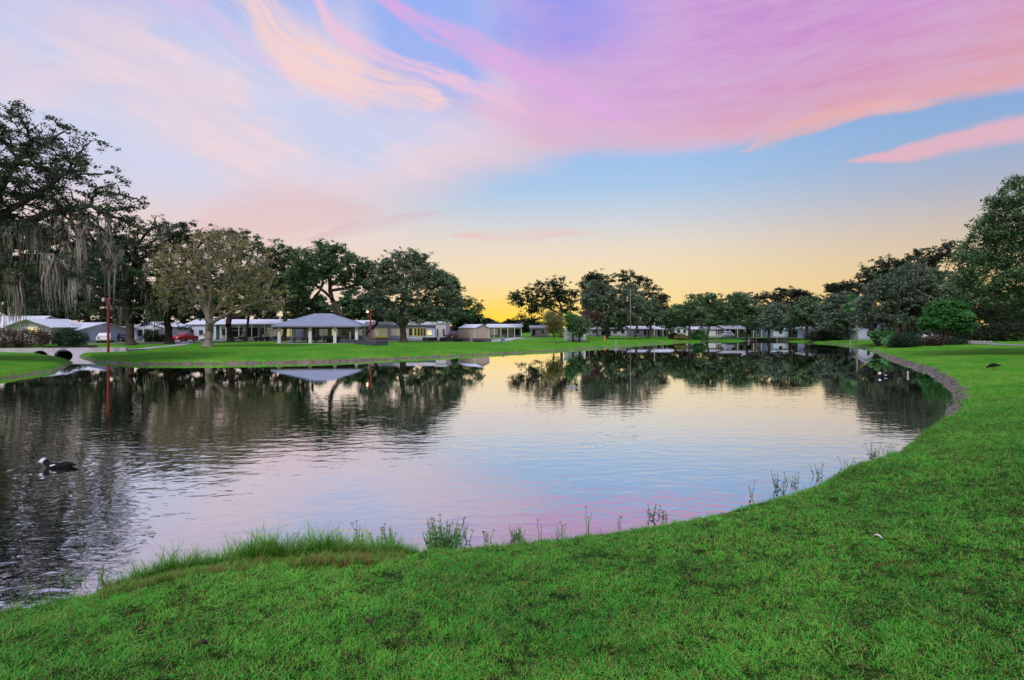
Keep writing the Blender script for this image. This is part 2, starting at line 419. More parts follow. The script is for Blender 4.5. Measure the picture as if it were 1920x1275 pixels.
LEAF = {
    'oak': leafmat('oak_leaf', (.024, .056, .024, 1), (.072, .145, .058, 1), (.18, .30, .14, 1)),
    'grey': leafmat('grey_oak_leaf', (.038, .070, .044, 1), (.10, .160, .10, 1), (.23, .31, .20, 1)),
    'green': leafmat('green_leaf', (.020, .085, .022, 1), (.048, .19, .045, 1), (.11, .32, .085, 1)),
    'olive': leafmat('olive_leaf', (.10, .115, .035, 1), (.21, .22, .075, 1), (.32, .30, .16, 1), patch=2.2),
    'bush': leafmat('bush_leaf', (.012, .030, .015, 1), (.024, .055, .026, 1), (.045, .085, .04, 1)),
    'brown': leafmat('brown_leaf', (.035, .020, .017, 1), (.075, .045, .036, 1), (.13, .085, .065, 1)),
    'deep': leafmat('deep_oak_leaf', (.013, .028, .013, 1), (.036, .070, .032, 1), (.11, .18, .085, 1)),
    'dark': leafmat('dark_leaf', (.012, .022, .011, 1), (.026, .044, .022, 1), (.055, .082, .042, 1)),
    'palm': leafmat('palm_leaf', (.05, .18, .05, 1), (.12, .34, .11, 1), (.22, .48, .20, 1)),
}
MOSS = leafmat('spanish_moss', (.17, .165, .135, 1), (.31, .30, .25, 1), (.46, .45, .38, 1), trans=0.35, rough=0.9)
BARK = plain('bark', (.050, .040, .034, 1), 0.9, 0.5, 5.0, 0.05, spec=0.15, stretch=(1, 1, .25))
BARKL = plain('pale_bark', (.17, .15, .13, 1), 0.9, 0.4, 5.0, 0.05, spec=0.15, stretch=(1, 1, .3))

def ground_mat():
    m, n, out = newmat('lawn'); P = pos(n)
    a = n.new('ShaderNodeAttribute'); a.attribute_name = 'mud'; mud = a.outputs['Fac']
    cd = n.new('ShaderNodeAttribute'); cd.attribute_name = 'far'; far = cd.outputs['Fac']
    big = n.noise(P, 0.22, 4.0, 0.6); mid = n.noise(P, 1.6, 4.0, 0.6); fine = n.noise(P, 26.0, 3.0, 0.65)
    mp = n.new('ShaderNodeMapping'); mp.inputs['Scale'].default_value = (1, .35, 1); n.put(mp.inputs[0], P)
    fm = n.noise(mp.outputs[0], 5.0, 5.0, 0.7)
    g = n.mix(n.ss(big, 0.35, 0.66), (.050, .29, .016, 1), (.13, .37, .032, 1))
    g = n.mix(n.ss(mid, 0.45, 0.72, 0, 0.75), g, (.20, .27, .045, 1))
    k = n.lr(n.add(n.mul(fm, 0.5), n.mul(fine, 0.5)), 0.34, 0.66, 0.45, 1.3)
    g = n.mix(1.0, g, n.xyz(k, k, k), 'MULTIPLY')
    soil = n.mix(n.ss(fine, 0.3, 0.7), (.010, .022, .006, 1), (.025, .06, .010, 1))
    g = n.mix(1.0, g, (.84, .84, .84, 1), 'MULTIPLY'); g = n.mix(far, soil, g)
    s1 = n.noise(P, 2.2, 6.0, 0.7); s2 = n.noise(P, 14.0, 5.0, 0.7)
    mc = n.mix(n.ss(s1, 0.35, 0.65), (.050, .040, .027, 1), (.165, .14, .10, 1))
    mc = n.mix(n.ss(s2, 0.52, 0.7, 0, 0.65), mc, (.035, .028, .022, 1))
    edge_n = n.add(mud, n.mul(n.sub(n.add(n.mul(s1, 0.6), n.mul(s2, 0.4)), 0.5), 2.8))
    c = n.mix(n.ss(edge_n, 0.42, 0.6), g, mc)
    p = n.new('ShaderNodeBsdfPrincipled'); n.put(p.inputs['Base Color'], c)
    n.put(p.inputs['Roughness'], n.lr(mud, 0, 1, 0.9, 0.42)); n.put(p.inputs['Specular IOR Level'], n.lr(mud, 0, 1, 0.03, 0.5))
    b = n.new('ShaderNodeBump'); b.inputs['Strength'].default_value = 0.9; b.inputs['Distance'].default_value = 0.05
    n.put(b.inputs['Height'], n.add(n.mul(fine, 0.5), n.add(n.mul(s2, 0.6), fm))); n.put(p.inputs['Normal'], b.outputs[0])
    n.put(out.inputs[0], p.outputs[0]); return m

# ------------------------------------------------------------------ ground sheet
def build_ground():
    a_f = np.radians(np.arange(-58, 58.01, 0.3)); a_b = np.radians(np.arange(60, 301, 5.0))
    ang = np.concatenate([a_f, a_b]); nr = 330
    rad = np.concatenate([[0.15], np.geomspace(0.6, 25, 165), np.arange(25.25, 70, .27), np.arange(70.4, 112, .45), np.geomspace(113, 1800, 40)])
    RR, AA = np.meshgrid(rad, ang, indexing='ij')
    x = (RR * np.sin(AA)).ravel(); y = (RR * np.cos(AA)).ravel()
    z = gh(x, y)
    na = len(ang); i = np.arange(len(rad) - 1)[:, None] * na; j = np.arange(na)[None]; j2 = (j + 1) % na
    Q = np.stack([i + j, i + j2, i + na + j2, i + na + j], -1).reshape(-1, 4)
    V = np.stack([x, y, z], 1)
    V = np.vstack([V, [[0, 0, gz(0, 0)]]]); c = len(V) - 1
    tri = np.stack([np.full(na, c), np.arange(na), (np.arange(na) + 1) % na], 1)
    flat = np.concatenate([Q[:, ::-1].ravel(), tri[:, ::-1].ravel()])
    me = np_mesh('lawn', V, flat, np.concatenate([np.full(len(Q), 4), np.full(len(tri), 3)]), True)
    d = sdf(V[:, 0], V[:, 1]) + (vnoise(V[:, 0], V[:, 1], 1.3, 3) - 0.5) * np.clip(0.1 + np.hypot(V[:, 0], V[:, 1]) * 0.012, 0, 0.8); mw = mudw(V[:, 0], V[:, 1])
    mud = 1 - sstep(d, mw * 0.55, mw * 1.1 + 0.05)
    # dirt and leaf litter under the oaks at the back left and right
    mud = np.maximum(mud, 0.55 * sstep(-V[:, 0], 38, 48) * sstep(V[:, 1], 74, 82) * (1 - sstep(V[:, 1], 98, 110)))
    mud = np.maximum(mud, 0.62 * sstep(V[:, 1], 86, 90) * (1 - sstep(V[:, 1], 120, 140)) * (V[:, 0] < 0) * 0.6)
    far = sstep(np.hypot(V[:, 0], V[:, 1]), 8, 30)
    for nm, arr in (('mud', mud), ('far', far)):
        at_ = me.attributes.new(nm, 'FLOAT', 'POINT'); at_.data.foreach_set('value', arr.astype(np.float32))
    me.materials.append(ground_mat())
    o = bpy.data.objects.new('lawn', me); link(o); o['kind'] = 'structure'
    o['label'] = 'mown green lawn sloping down to the muddy edge of the pond'
build_ground()

# ------------------------------------------------------------------ water
DUCK1 = w2(112, 876)
def _lwf(n):
    l = n.new('ShaderNodeLayerWeight'); l.inputs['Blend'].default_value = 0.5; return l.outputs['Facing']
def water_mat():
    m, n, out = newmat('pond_water'); P = pos(n)
    g = n.new('ShaderNodeNewGeometry')
    sx = n.new('ShaderNodeSeparateXYZ'); n.put(sx.inputs[0], P); x, y, _ = sx.outputs
    # long low ripples lying across the view, finer wind ripples and calm lanes
    wx = n.noise(P, 0.35, 2.0, 0.5)
    v1 = n.xyz(n.mul(n.add(x, n.mul(y, -0.25)), 0.55), n.add(y, n.mul(wx, 1.2)), 0.0)
    r1 = n.noise(v1, 3.6, 2.0, 0.5, 0.3)
    v2 = n.xyz(n.mul(n.add(x, n.mul(y, 0.35)), 1.4), n.mul(y, 3.4), 0.0)
    r2 = n.noise(v2, 2.2, 3.0, 0.55, 0.5)
    v3 = n.xyz(n.mul(x, 0.28), n.mul(y, 0.8), 0.0); r3 = n.noise(v3, 1.0, 2.0, 0.5)
    lane = n.noise(n.xyz(n.mul(x, 0.05), n.mul(y, 0.16), 2.0), 1.0, 3.0, 0.55)
    rough_left = n.mul(n.ss(x, -1.0, -9.0), n.ss(y, 26.0, 14.0))
    amp = n.mul(n.ss(y, 34.0, 5.0, 0.020, 0.34), n.lr(lane, 0.35, 0.65, 0.55, 1.25))
    amp = n.mul(amp, n.lr(rough_left, 0, 1, 1.0, 1.1))
    h = n.add(n.mul(r1, 0.62), n.add(n.mul(r2, 0.09), n.mul(r3, 0.5)))
    h = n.mul(h, amp)
    # rings around and a wake behind the nearest duck
    dx = n.sub(x, DUCK1[0] - 0.1); dy = n.sub(y, DUCK1[1]); rr = n.m('SQRT', n.add(n.mul(dx, dx), n.mul(dy, dy)))
    ring = n.mul(n.m('SINE', n.mul(n.add(rr, n.mul(wx, 0.5)), 20.0)), n.mul(n.ss(rr, 3.4, 0.4), 0.022))
    h = n.add(h, ring)
    # thin wakes behind the other ducks
    for wx0, wy0, ln in WAKES:
        ddx = n.sub(x, wx0); ddy = n.m('ABSOLUTE', n.sub(n.sub(y, wy0), n.mul(ddx, 0.04)))
        wk = n.mul(n.ss(ddy, 0.28, 0.0), n.mul(n.ss(ddx, -0.1, 0.4), n.ss(ddx, ln, ln * 0.3)))
        h = n.add(h, n.mul(wk, n.mul(n.add(r2, n.mul(n.m('SINE', n.mul(n.add(y, n.mul(x, .3)), 40.0)), .5)), 0.02)))
    b = n.new('ShaderNodeBump'); b.inputs['Strength'].default_value = 1.0; b.inputs['Distance'].default_value = 0.05
    n.put(b.inputs['Height'], h)
    gl = n.new('ShaderNodeBsdfGlossy'); gl.inputs['Roughness'].default_value = 0.008; n.put(gl.inputs['Color'], n.mix(n.ss(n.lr(_lwf(n), 0, 1), .55, .88), (.83, .87, 1.0, 1), (1, 1, 1, 1)))
    n.put(gl.inputs['Normal'], b.outputs[0])
    df = n.new('ShaderNodeBsdfDiffuse'); df.inputs['Color'].default_value = (.006, .006, .005, 1)
    lw = n.new('ShaderNodeLayerWeight'); lw.inputs['Blend'].default_value = 0.5; n.put(lw.inputs['Normal'], b.outputs[0])
    refl = n.lr(lw.outputs['Facing'], 0.45, 0.93, 0.47, 1.0)                  # still murky water at a low angle mirrors nearly everything
    mx = n.new('ShaderNodeMixShader'); n.put(mx.inputs[0], refl)
    n.put(mx.inputs[1], df.outputs[0]); n.put(mx.inputs[2], gl.outputs[0]); n.put(out.inputs[0], mx.outputs[0]); return m
WAKES = []
for (px, py, ln) in ((1072, 723, 4.5), (1662, 703.5, 4.0), (1330, 689, 3.0), (1310, 664, 14.0), (1395, 663, 9.0)):
    a_, b_ = w2(px, py); WAKES.append((a_, b_, ln))
wm = MB(); x0, x1, y0, y1 = -80, 130, 1.5, 135
wm.face([(x0, y0, 0), (x1, y0, 0), (x1, y1, 0), (x0, y1, 0)])
wo_ = wm.build('pond_water', water_mat()); wo_['kind'] = 'structure'
wo_['label'] = 'still rippled pond water reflecting the pink sky and the dark trees'

# ------------------------------------------------------------------ trees
def grow(base_lines, attr, step, iters=90, kill=None, jit=0.12):
    """space colonisation: returns nodes, parent"""
    nodes = []; par = []
    for L in base_lines:
        start = None
        for k in range(len(L)):
            p = np.array(L[k], float)
            if k == 0:
                if nodes:
                    dd = [np.linalg.norm(np.array(q) - p) for q in nodes]; start = int(np.argmin(dd))
                    if dd[start] > step * 0.6: nodes.append(p); par.append(start); start = len(nodes) - 1
                else: nodes.append(p); par.append(-1); start = 0
                prev = start; continue
            q = nodes[prev]; n = max(1, int(np.linalg.norm(p - q) / step))
            for j in range(1, n + 1):
                nodes.append(q + (p - q) * j / n + (rng.normal(0, step * 0.06, 3) if j < n else 0)); par.append(prev); prev = len(nodes) - 1
    kill = kill or step * 1.5
    P = np.array(nodes); A = np.array(attr)
    d = np.linalg.norm(A[:, None] - P[None], axis=2); near = d.argmin(1); nd = d.min(1)
    nodes = [p for p in P]
    for it in range(iters):
        if not len(A): break
        V = A - np.array(nodes)[near]; V /= (np.linalg.norm(V, axis=1)[:, None] + 1e-9)
        uq, inv = np.unique(near, return_inverse=True)
        S_ = np.zeros((len(uq), 3)); np.add.at(S_, inv, V)
        S_ /= (np.linalg.norm(S_, axis=1)[:, None] + 1e-9)
        S_ += rng.normal(0, jit * 1.6, S_.shape); S_ /= (np.linalg.norm(S_, axis=1)[:, None] + 1e-9)
        base = np.array(nodes)[uq]; new = base + S_ * step
        k0 = len(nodes); nodes += list(new); par += [int(u) for u in uq]
        dn = np.linalg.norm(A[:, None] - new[None], axis=2); j = dn.argmin(1); dm = dn.min(1)
        upd = dm < nd; near = np.where(upd, k0 + j, near); nd = np.where(upd, dm, nd)
        keep = nd > kill; A, near, nd = A[keep], near[keep], nd[keep]
    return np.array(nodes), np.array(par)
def radii(par, tip, expo=2.4):
    n = len(par); w = np.zeros(n); has = np.zeros(n, bool); big = np.full(n, -1); bw = np.zeros(n)
    for i in range(n - 1, -1, -1):
        if not has[i]: w[i] = tip ** expo
        p = par[i]
        if p >= 0:
            w[p] += w[i]; has[p] = True
            if w[i] > bw[p]: bw[p] = w[i]; big[p] = i
    return w ** (1 / expo), big
def branch_mesh(P, par, r, big, sides_thick=8, minr=0.0):
    par = np.array(par); idx = np.where(par >= 0)[0]; idx = idx[r[idx] > minr]
    d = P[idx] - P[par[idx]]; d /= (np.linalg.norm(d, axis=1)[:, None] + 1e-9)
    D_ = np.zeros_like(P); D_[idx] = d
    root = np.where(par < 0)[0]
    for q in root:
        k = np.where(par == q)[0]; D_[q] = D_[k[0]] if len(k) else (0, 0, 1)
    up = np.tile([0.31, 0.2, 0.93], (len(P), 1)); U = np.cross(D_, up); U /= (np.linalg.norm(U, axis=1)[:, None] + 1e-9); W = np.cross(D_, U)
    allV = []; allF = []; off = 0
    for lo, hi, ns in ((0.12, 1e9, 9), (0.045, 0.12, 6), (-1, 0.045, 3)):
        e = idx[(r[idx] > lo) & (r[idx] <= hi)]
        if not len(e): continue
        t = np.arange(ns) * 2 * PI / ns; c, s_ = np.cos(t), np.sin(t)
        pa = par[e]; main = big[pa] == e
        ra = np.where(main, r[pa], r[e]); ra = np.minimum(ra, r[e] * 1.6)
        Ua = np.where(main[:, None], U[pa], U[e]); Wa = np.where(main[:, None], W[pa], W[e])
        fl = np.abs((Ua * U[e]).sum(1)) < 0.2; Ua = np.where(fl[:, None], U[e], Ua); Wa = np.where(fl[:, None], W[e], Wa)
        ringa = P[pa][:, None] + ra[:, None, None] * (Ua[:, None] * c[None, :, None] + Wa[:, None] * s_[None, :, None])
        ringb = P[e][:, None] + r[e][:, None, None] * (U[e][:, None] * c[None, :, None] + W[e][:, None] * s_[None, :, None])
        V = np.concatenate([ringa, ringb], 1).reshape(-1, 3); n = len(e)
        k = np.arange(ns); q = np.stack([k, (k + 1) % ns, ns + (k + 1) % ns, ns + k], 1)
        Fq = (np.arange(n)[:, None, None] * 2 * ns + q[None]).reshape(-1, 4) + off
        allV.append(V); allF.append(Fq); off += len(V)
    return np.vstack(allV), np.vstack(allF)
def leaf_cards(C, size, flat=0.5, aspect=0.55, droop=0.0):
    """one small four sided leaf or leaf tuft at each centre"""
    n = len(C); nrm = rng.normal(0, 1, (n, 3)); nrm[:, 2] = np.abs(nrm[:, 2]) + flat; nrm /= np.linalg.norm(nrm, axis=1)[:, None]
    a = rng.normal(0, 1, (n, 3)); a[:, 2] -= droop; a -= (a * nrm).sum(1)[:, None] * nrm; a /= np.linalg.norm(a, axis=1)[:, None]
    b = np.cross(nrm, a); s = size * np.clip(rng.lognormal(-.12, .38, n), .35, 2.1)[:, None]
    V = np.stack([C - a * s * 0.5, C + b * s * aspect * 0.5 + a * s * 0.08, C + a * s * 0.5, C - b * s * aspect * 0.5 + a * s * 0.08], 1).reshape(-1, 3)
    return V, np.arange(4 * n).reshape(-1, 4)
def moss_mesh(C, L, wid):
    """hanging festoons: each a bundle of tapering ribbons"""
    Vs = []; Fs = []; off = 0
    n = len(C); seg = 5
    rib = 9
    for r_ in range(rib):
        base = C + rng.normal(0, 1, (n, 3)) * np.array([.5, .5, .12]) * (wid * 3.4)[:, None]
        ln = L * rng.uniform(0.15, 1.1, n) ** 1.3
        ang = rng.uniform(0, PI, n); dx, dy = np.cos(ang), np.sin(ang)
        ph = rng.uniform(0, 6.3, n)
        rows = []
        for k in range(seg + 1):
            t = k / seg; w = wid * .55 * (1 - t) ** 0.7 * (0.65 + 0.5 * np.sin(ph + t * 9) ** 2) * (0.35 + 0.65 * min(1, t * 4)) + 0.004
            off_x = (np.sin(ph + t * 5.0) - np.sin(ph)) * wid * 1.1; off_y = (np.cos(ph * 1.7 + t * 4.0) - np.cos(ph * 1.7)) * wid * 1.1
            c = base + np.stack([off_x, off_y, -t * ln], 1)
            d = np.stack([dx * w, dy * w, 0 * w], 1); rows += [c - d, c + d]
        V = np.stack(rows, 1).reshape(-1, 3); q = np.array([[2 * k, 2 * k + 1, 2 * k + 3, 2 * k + 2] for k in range(seg)])
        Fq = (np.arange(n)[:, None, None] * (2 * seg + 2) + q[None]).reshape(-1, 4) + off
        Vs.append(V); Fs.append(Fq); off += len(V)
    return np.vstack(Vs), np.vstack(Fs)
def qobj(name, V, Fq, mat, parent, base, smooth=False):
    me = np_mesh(name, V - np.array(base), Fq.ravel(), np.full(len(Fq), 4), smooth); me.materials.append(mat)
    return link(bpy.data.objects.new(name, me), parent)
def tree(name, label, px, D, blobs, trunks, r=0.45, leaf='oak', n=420, leaves=12000, lsize=None, moss=0, mosslen=(.5, 1.6), mosswid=.06,
         bark=None, mosstop=None, group=None, cat='tree', step=None, spread=None, flat=.5, tuft=26, zs=1.0, depthk=0.9, droop=0.0, fine=None):
    D = land(px, D); t_ = at(px, D); base = (t_.x, t_.y, t_.z - 0.05)
    def W(p, dy=0.0):
        return np.array([(p[0] - 960) / F * (D + dy), D + dy, CAMH + (HOR - p[1]) / F * (D + dy)])
    k = D / F
    vols = np.array([b[2] * b[3] * min(b[2], b[3]) for b in blobs]) ** 0.8; cnt = np.maximum(5, (n * vols / vols.sum())).astype(int)
    A = []; blobs = [(b[0], b[1] + .04 * b[3], b[2] * 1.08 + 2, b[3] * 1.12 + 1) + tuple(b[4:]) for b in blobs]
    for b, c in zip(blobs, cnt):
        u = rng.normal(0, 1, (c, 3)); u /= np.linalg.norm(u, axis=1)[:, None]; u *= (rng.uniform(0.12, 1, c) ** 0.42)[:, None]
        dep = min(b[2], 1.3 * b[3] + 20) * depthk; dy = b[4] if len(b) > 4 else rng.uniform(-.25, .25) * dep * k
        ctr = W(b, dy); A.append(ctr + u * np.array([b[2] * k, dep * k, b[3] * k]))
    A = np.vstack(A); A = A[A[:, 2] > base[2] + 0.5]
    step = step or 7.0 * k
    lines = []
    for j, tr in enumerate(trunks):
        dys = [0] + [rng.normal(0, 6) * k for _ in tr[1:]]
        L = [W((p[0], p[1]), d) for p, d in zip(tr, dys)]
        if j == 0: L[0] = np.array(base)
        lines.append(L)
    P, par = grow(lines, A, step)
    rad, big = radii(par, 0.014 if D < 60 else 0.02)
    rad = rad * min(3.0, r / rad[0]) if rad[0] > 0 else rad
    rad = np.maximum(rad, 0.010)
    # root flare
    fl = np.clip(1 - (P[:, 2] - base[2]) / 0.9, 0, 1) * (rad > r * 0.5); rad = rad * (1 + 0.7 * fl ** 2)
    root = thing(name, label, cat, base, 0, group)
    V, Fq = branch_mesh(P, par, rad, big)
    thick = rad > 0.12
    qobj('trunk', V, Fq, bark or BARK, root, base, True)
    sm = rad <= max(0.05, r * 0.16, np.quantile(rad, 0.6)); cand = np.where(sm)[0]
    leaves = int(leaves * (1.3 if leaf == 'dark' and D < 140 and cat == 'tree' and name == 'live_oak' else 1.9))
    PP = np.vstack([P[cand], A])                       # clumps sit on the twigs and fill the crown they reach for
    dens = rng.lognormal(0, 0.7, len(PP)); dens[:len(cand)] *= 0.9 * len(A) / max(1, len(cand))
    m = max(1, leaves // tuft); ti = rng.choice(len(PP), m, p=dens / dens.sum())
    sp_ = spread or 5.2 * k
    tc_ = PP[ti] + rng.normal(0, 1, (m, 3)) * np.array([1, 1, .6 * zs]) * sp_ * 0.8
    L = np.repeat(tc_, tuft, 0) + rng.normal(0, 1, (m * tuft, 3)) * np.array([1, 1, .55 * zs]) * sp_ * 0.42
    V, Fq = leaf_cards(L, lsize or max(0.085, 2.9 * k), flat, droop=droop)
    cr = qobj('foliage', V, Fq, LEAF[leaf], root, base)
    if moss:
        low = cand
        if mosstop: low = cand[P[cand, 2] < CAMH + (HOR - mosstop) * k]
        gk = np.repeat(rng.choice(low, max(6, moss // 5)), 5)[:moss]
        mi = np.array([low[int(np.argmin(((P[low] - P[q]) ** 2).sum(1) + rng.uniform(0, .8, len(low))))] for q in gk]); moss = len(mi); C = P[mi]
        ln = rng.uniform(mosslen[0], mosslen[1], moss); ln = np.minimum(ln, np.maximum(0.3, C[:, 2] - base[2] - 1.0))
        V, Fq = moss_mesh(C, ln, np.full(moss, mosswid) * rng.uniform(.6, 1.5, moss))
        qobj('spanish_moss', V, Fq, MOSS, root, base)['kind'] = 'stuff'
    return root, P, rad

G1 = 'live oaks around the pond'
# near left giant with long moss, limbs reaching in from the left
tree('live_oak', 'tall live oak at the left edge, long grey moss hanging over the bridge', -170, 40,
     [(-60, 330, 150, 110), (-160, 420, 150, 150), (30, 240, 55, 38), (55, 300, 90, 60), (130, 270, 62, 30), (150, 330, 62, 32), (60, 390, 100, 60), (175, 390, 80, 34),
      (235, 368, 48, 20), (160, 430, 70, 40), (225, 415, 40, 18), (50, 470, 90, 50), (150, 490, 65, 45), (40, 540, 60, 40), (110, 540, 50, 34), (190, 470, 44, 22), (10, 215, 30, 18),
      (100, 235, 40, 14)],
     [[(-170, 690), (-150, 560), (-110, 470), (-30, 420), (60, 370), (130, 320)], [(-110, 470), (-10, 440), (90, 400), (170, 385)], [(-150, 560), (-40, 500), (60, 480)], [(-30, 420), (10, 330), (50, 280)]],
     r=.75, leaf='deep', n=1900, leaves=64000, lsize=.15, moss=800, mosslen=(.5, 3.6), mosswid=.085, mosstop=400, step=.36, spread=.36, tuft=34, group=G1)
tree('live_oak', 'dark oak trunk and crown between the mossy giant and the olive tree', 245, 76,
     [(250, 450, 60, 40), (300, 440, 50, 34), (210, 500, 60, 45), (270, 520, 60, 50), (320, 425, 26, 16), (180, 560, 40, 34), (280, 570, 50, 26), (240, 415, 20, 12)],
     [[(245, 640), (243, 600), (238, 560), (250, 500)], [(243, 600), (280, 540)]], r=.62, leaf='deep', n=600, leaves=24000, moss=170, mosslen=(.8, 3.2), mosswid=.09, group=G1)
tree('live_oak', 'broad black trunked oak beside the red parked car', 318, 80,
     [(330, 500, 60, 50), (300, 560, 55, 40), (350, 560, 50, 35), (370, 450, 45, 28), (400, 438, 30, 14), (350, 600, 40, 16), (290, 600, 34, 14)],
     [[(318, 642), (314, 600), (322, 550), (345, 490)], [(314, 600), (290, 560)]], r=.9, leaf='dark', n=480, leaves=20000, moss=60, group=G1)
tree('bald_cypress', 'olive brown feathery tree with a pale trunk, alone near the water left of the pavilion', 389, 66,
     [(395, 470, 62, 42), (345, 490, 45, 36), (450, 480, 45, 38), (320, 520, 34, 34), (400, 530, 90, 40), (475, 530, 40, 34), (350, 560, 45, 26), (450, 570, 50, 24),
      (515, 560, 34, 26), (310, 485, 22, 20), (495, 500, 22, 20), (385, 440, 26, 14), (430, 447, 22, 14), (300, 545, 14, 12), (530, 585, 16, 14)],
     [[(389, 650), (393, 620), (392, 596)], [(392, 596), (372, 560), (350, 520)], [(392, 596), (396, 550), (392, 500)], [(392, 596), (425, 560), (455, 530)], [(393, 606), (440, 580), (490, 565)], [(392, 596), (378, 540), (374, 500)]],
     r=.44, leaf='olive', n=1300, leaves=15500, lsize=.15, bark=BARKL, step=.36, spread=.34, tuft=14, moss=260, mosslen=(.3, .9), mosswid=.035, flat=.1, zs=1.4)
tree('live_oak', 'twin trunked dark oak behind the olive tree, in front of the long white home', 432, 92,
     [(440, 470, 50, 34), (480, 470, 30, 24), (420, 440, 34, 14), (400, 520, 50, 40), (480, 540, 45, 40), (370, 440, 30, 14), (460, 445, 16, 9)],
     [[(430, 641), (428, 610), (432, 585), (445, 540)], [(432, 600), (462, 590), (480, 560)]], r=.85, leaf='oak', n=420, leaves=16000, moss=70, group=G1)
tree('live_oak', 'thin leaning oak trunk between two golf carts', 462, 93,
     [(475, 560, 26, 18), (490, 540, 24, 20), (470, 530, 20, 16)], [[(459, 640), (464, 610), (470, 580)]], r=.4, leaf='oak', n=110, leaves=4500, group=G1)
tree('live_oak', 'dark oak standing just left of the pavilion roof', 532, 96,
     [(525, 470, 26, 20), (540, 500, 36, 34), (510, 510, 30, 30), (555, 540, 30, 30), (520, 555, 30, 24), (505, 468, 10, 8), (560, 480, 14, 12)],
     [[(532, 640), (535, 600), (532, 560), (535, 520)]], r=.55, leaf='oak', n=420, leaves=15000, moss=60, group=G1)
tree('live_oak', 'spreading oak with a long leaning trunk rising behind the pavilion', 664, 90,
     [(600, 470, 26, 14), (575, 485, 30, 16), (630, 480, 34, 18), (560, 515, 22, 16), (600, 500, 40, 16), (650, 500, 40, 18), (690, 500, 26, 14), (620, 525, 30, 8), (665, 520, 30, 14),
      (580, 535, 16, 9), (635, 462, 12, 8), (690, 530, 24, 16), (665, 545, 22, 7), (598, 456, 10, 7), (710, 505, 14, 12), (556, 545, 12, 16)],
     [[(664, 640), (660, 618), (640, 590), (622, 560), (610, 548)], [(622, 560), (619, 545), (618, 520), (624, 500)], [(610, 548), (588, 532), (574, 520)], [(619, 545), (650, 540), (675, 532)]],
     r=.75, leaf='oak', n=700, leaves=26000, moss=90, mosslen=(.3, 1.0), group=G1)
tree('live_oak', 'crooked oak trunk rising over the left half of the pavilion roof', 592, 94,
     [(590, 515, 16, 10), (572, 505, 16, 12), (610, 505, 14, 10)], [[(596, 640), (593, 605), (585, 580), (586, 560), (600, 545), (606, 530), (600, 515)]], r=.42, leaf='oak', n=120, leaves=5000, group=G1)
tree('live_oak', 'low oak limb leaning over the lawn beside the red lamp post', 676, 96,
     [(705, 560, 26, 18), (725, 580, 22, 14), (690, 575, 18, 12)], [[(676, 640), (690, 622), (706, 608), (714, 590)]], r=.5, leaf='oak', n=120, leaves=5500, moss=30, group=G1)
tree('live_oak', 'huge round crowned oak in front of the long white home with the yellow windows', 757, 86,
     [(755, 485, 30, 16), (735, 495, 30, 18), (790, 490, 26, 20), (770, 510, 44, 20), (810, 520, 26, 22), (720, 525, 26, 26), (830, 545, 26, 20), (760, 545, 50, 24), (705, 560, 26, 20),
      (845, 570, 18, 16), (800, 575, 44, 18), (740, 580, 50, 16), (775, 470, 14, 7), (820, 590, 34, 14), (745, 473, 10, 6), (850, 590, 14, 14), (780, 598, 30, 8)],
     [[(757, 638), (755, 612), (750, 600)], [(755, 612), (738, 602), (728, 590)], [(755, 612), (772, 596), (790, 575)], [(750, 600), (758, 560), (764, 525)], [(764, 560), (740, 530)]],
     r=.85, leaf='grey', n=900, leaves=34000, moss=200, mosslen=(.3, 1.3), group=G1)
tree('live_oak', 'darker oak crown showing past the right side of the huge oak', 845, 112,
     [(835, 520, 20, 14), (852, 540, 16, 16), (846, 565, 20, 18), (882, 575, 22, 16), (890, 590, 12, 10), (860, 590, 26, 12)], [[(850, 634), (852, 600), (850, 570)]], r=.5, leaf='oak', n=260, leaves=9000, group=G1)
tree('live_oak', 'open black oak crown against the yellow glow, right of the gap in the trees', 1052, 128,
     [(970, 560, 18, 9), (985, 575, 14, 9), (1000, 548, 26, 12), (1030, 540, 30, 12), (1060, 550, 26, 14), (1045, 528, 20, 7), (1015, 570, 26, 11), (1065, 575, 20, 12), (995, 590, 20, 8), (965, 552, 9, 6), (1040, 560, 24, 12)],
     [[(1054, 630), (1053, 600), (1052, 575)], [(1052, 590), (1025, 575), (990, 565)], [(1052, 575), (1045, 550)]], r=.55, leaf='dark', n=420, leaves=13000, group=G1)
tree('live_oak', 'grey mossy oak with a wide dome crown behind the small green trees', 1137, 112,
     [(1130, 560, 40, 22), (1170, 555, 34, 22), (1150, 585, 50, 22), (1110, 580, 26, 18), (1190, 585, 24, 22), (1125, 540, 26, 12), (1165, 610, 30, 9), (1120, 608, 18, 8)],
     [[(1138, 632), (1135, 605), (1145, 580), (1150, 560)], [(1135, 605), (1120, 585)]], r=.6, leaf='grey', n=520, leaves=22000, moss=170, mosslen=(.5, 1.6), group=G1)
tree('live_oak', 'tall black oak top showing above the grey mossy oak', 1120, 134,
     [(1115, 520, 22, 10), (1135, 530, 16, 12), (1100, 535, 14, 10), (1120, 550, 24, 12)], [[(1118, 628), (1118, 580), (1120, 550)]], r=.45, leaf='dark', n=190, leaves=7000, group=G1)
tree('live_oak', 'black oak with high branches directly behind the tall grey light pole', 1190, 130,
     [(1168, 518, 14, 8), (1185, 515, 10, 8), (1200, 532, 20, 8), (1175, 532, 16, 7), (1222, 545, 20, 8), (1235, 560, 16, 9), (1210, 560, 28, 12), (1240, 580, 18, 16)],
     [[(1200, 629), (1200, 585), (1195, 550)], [(1198, 570), (1225, 550)]], r=.5, leaf='dark', n=300, leaves=10500, group=G1)
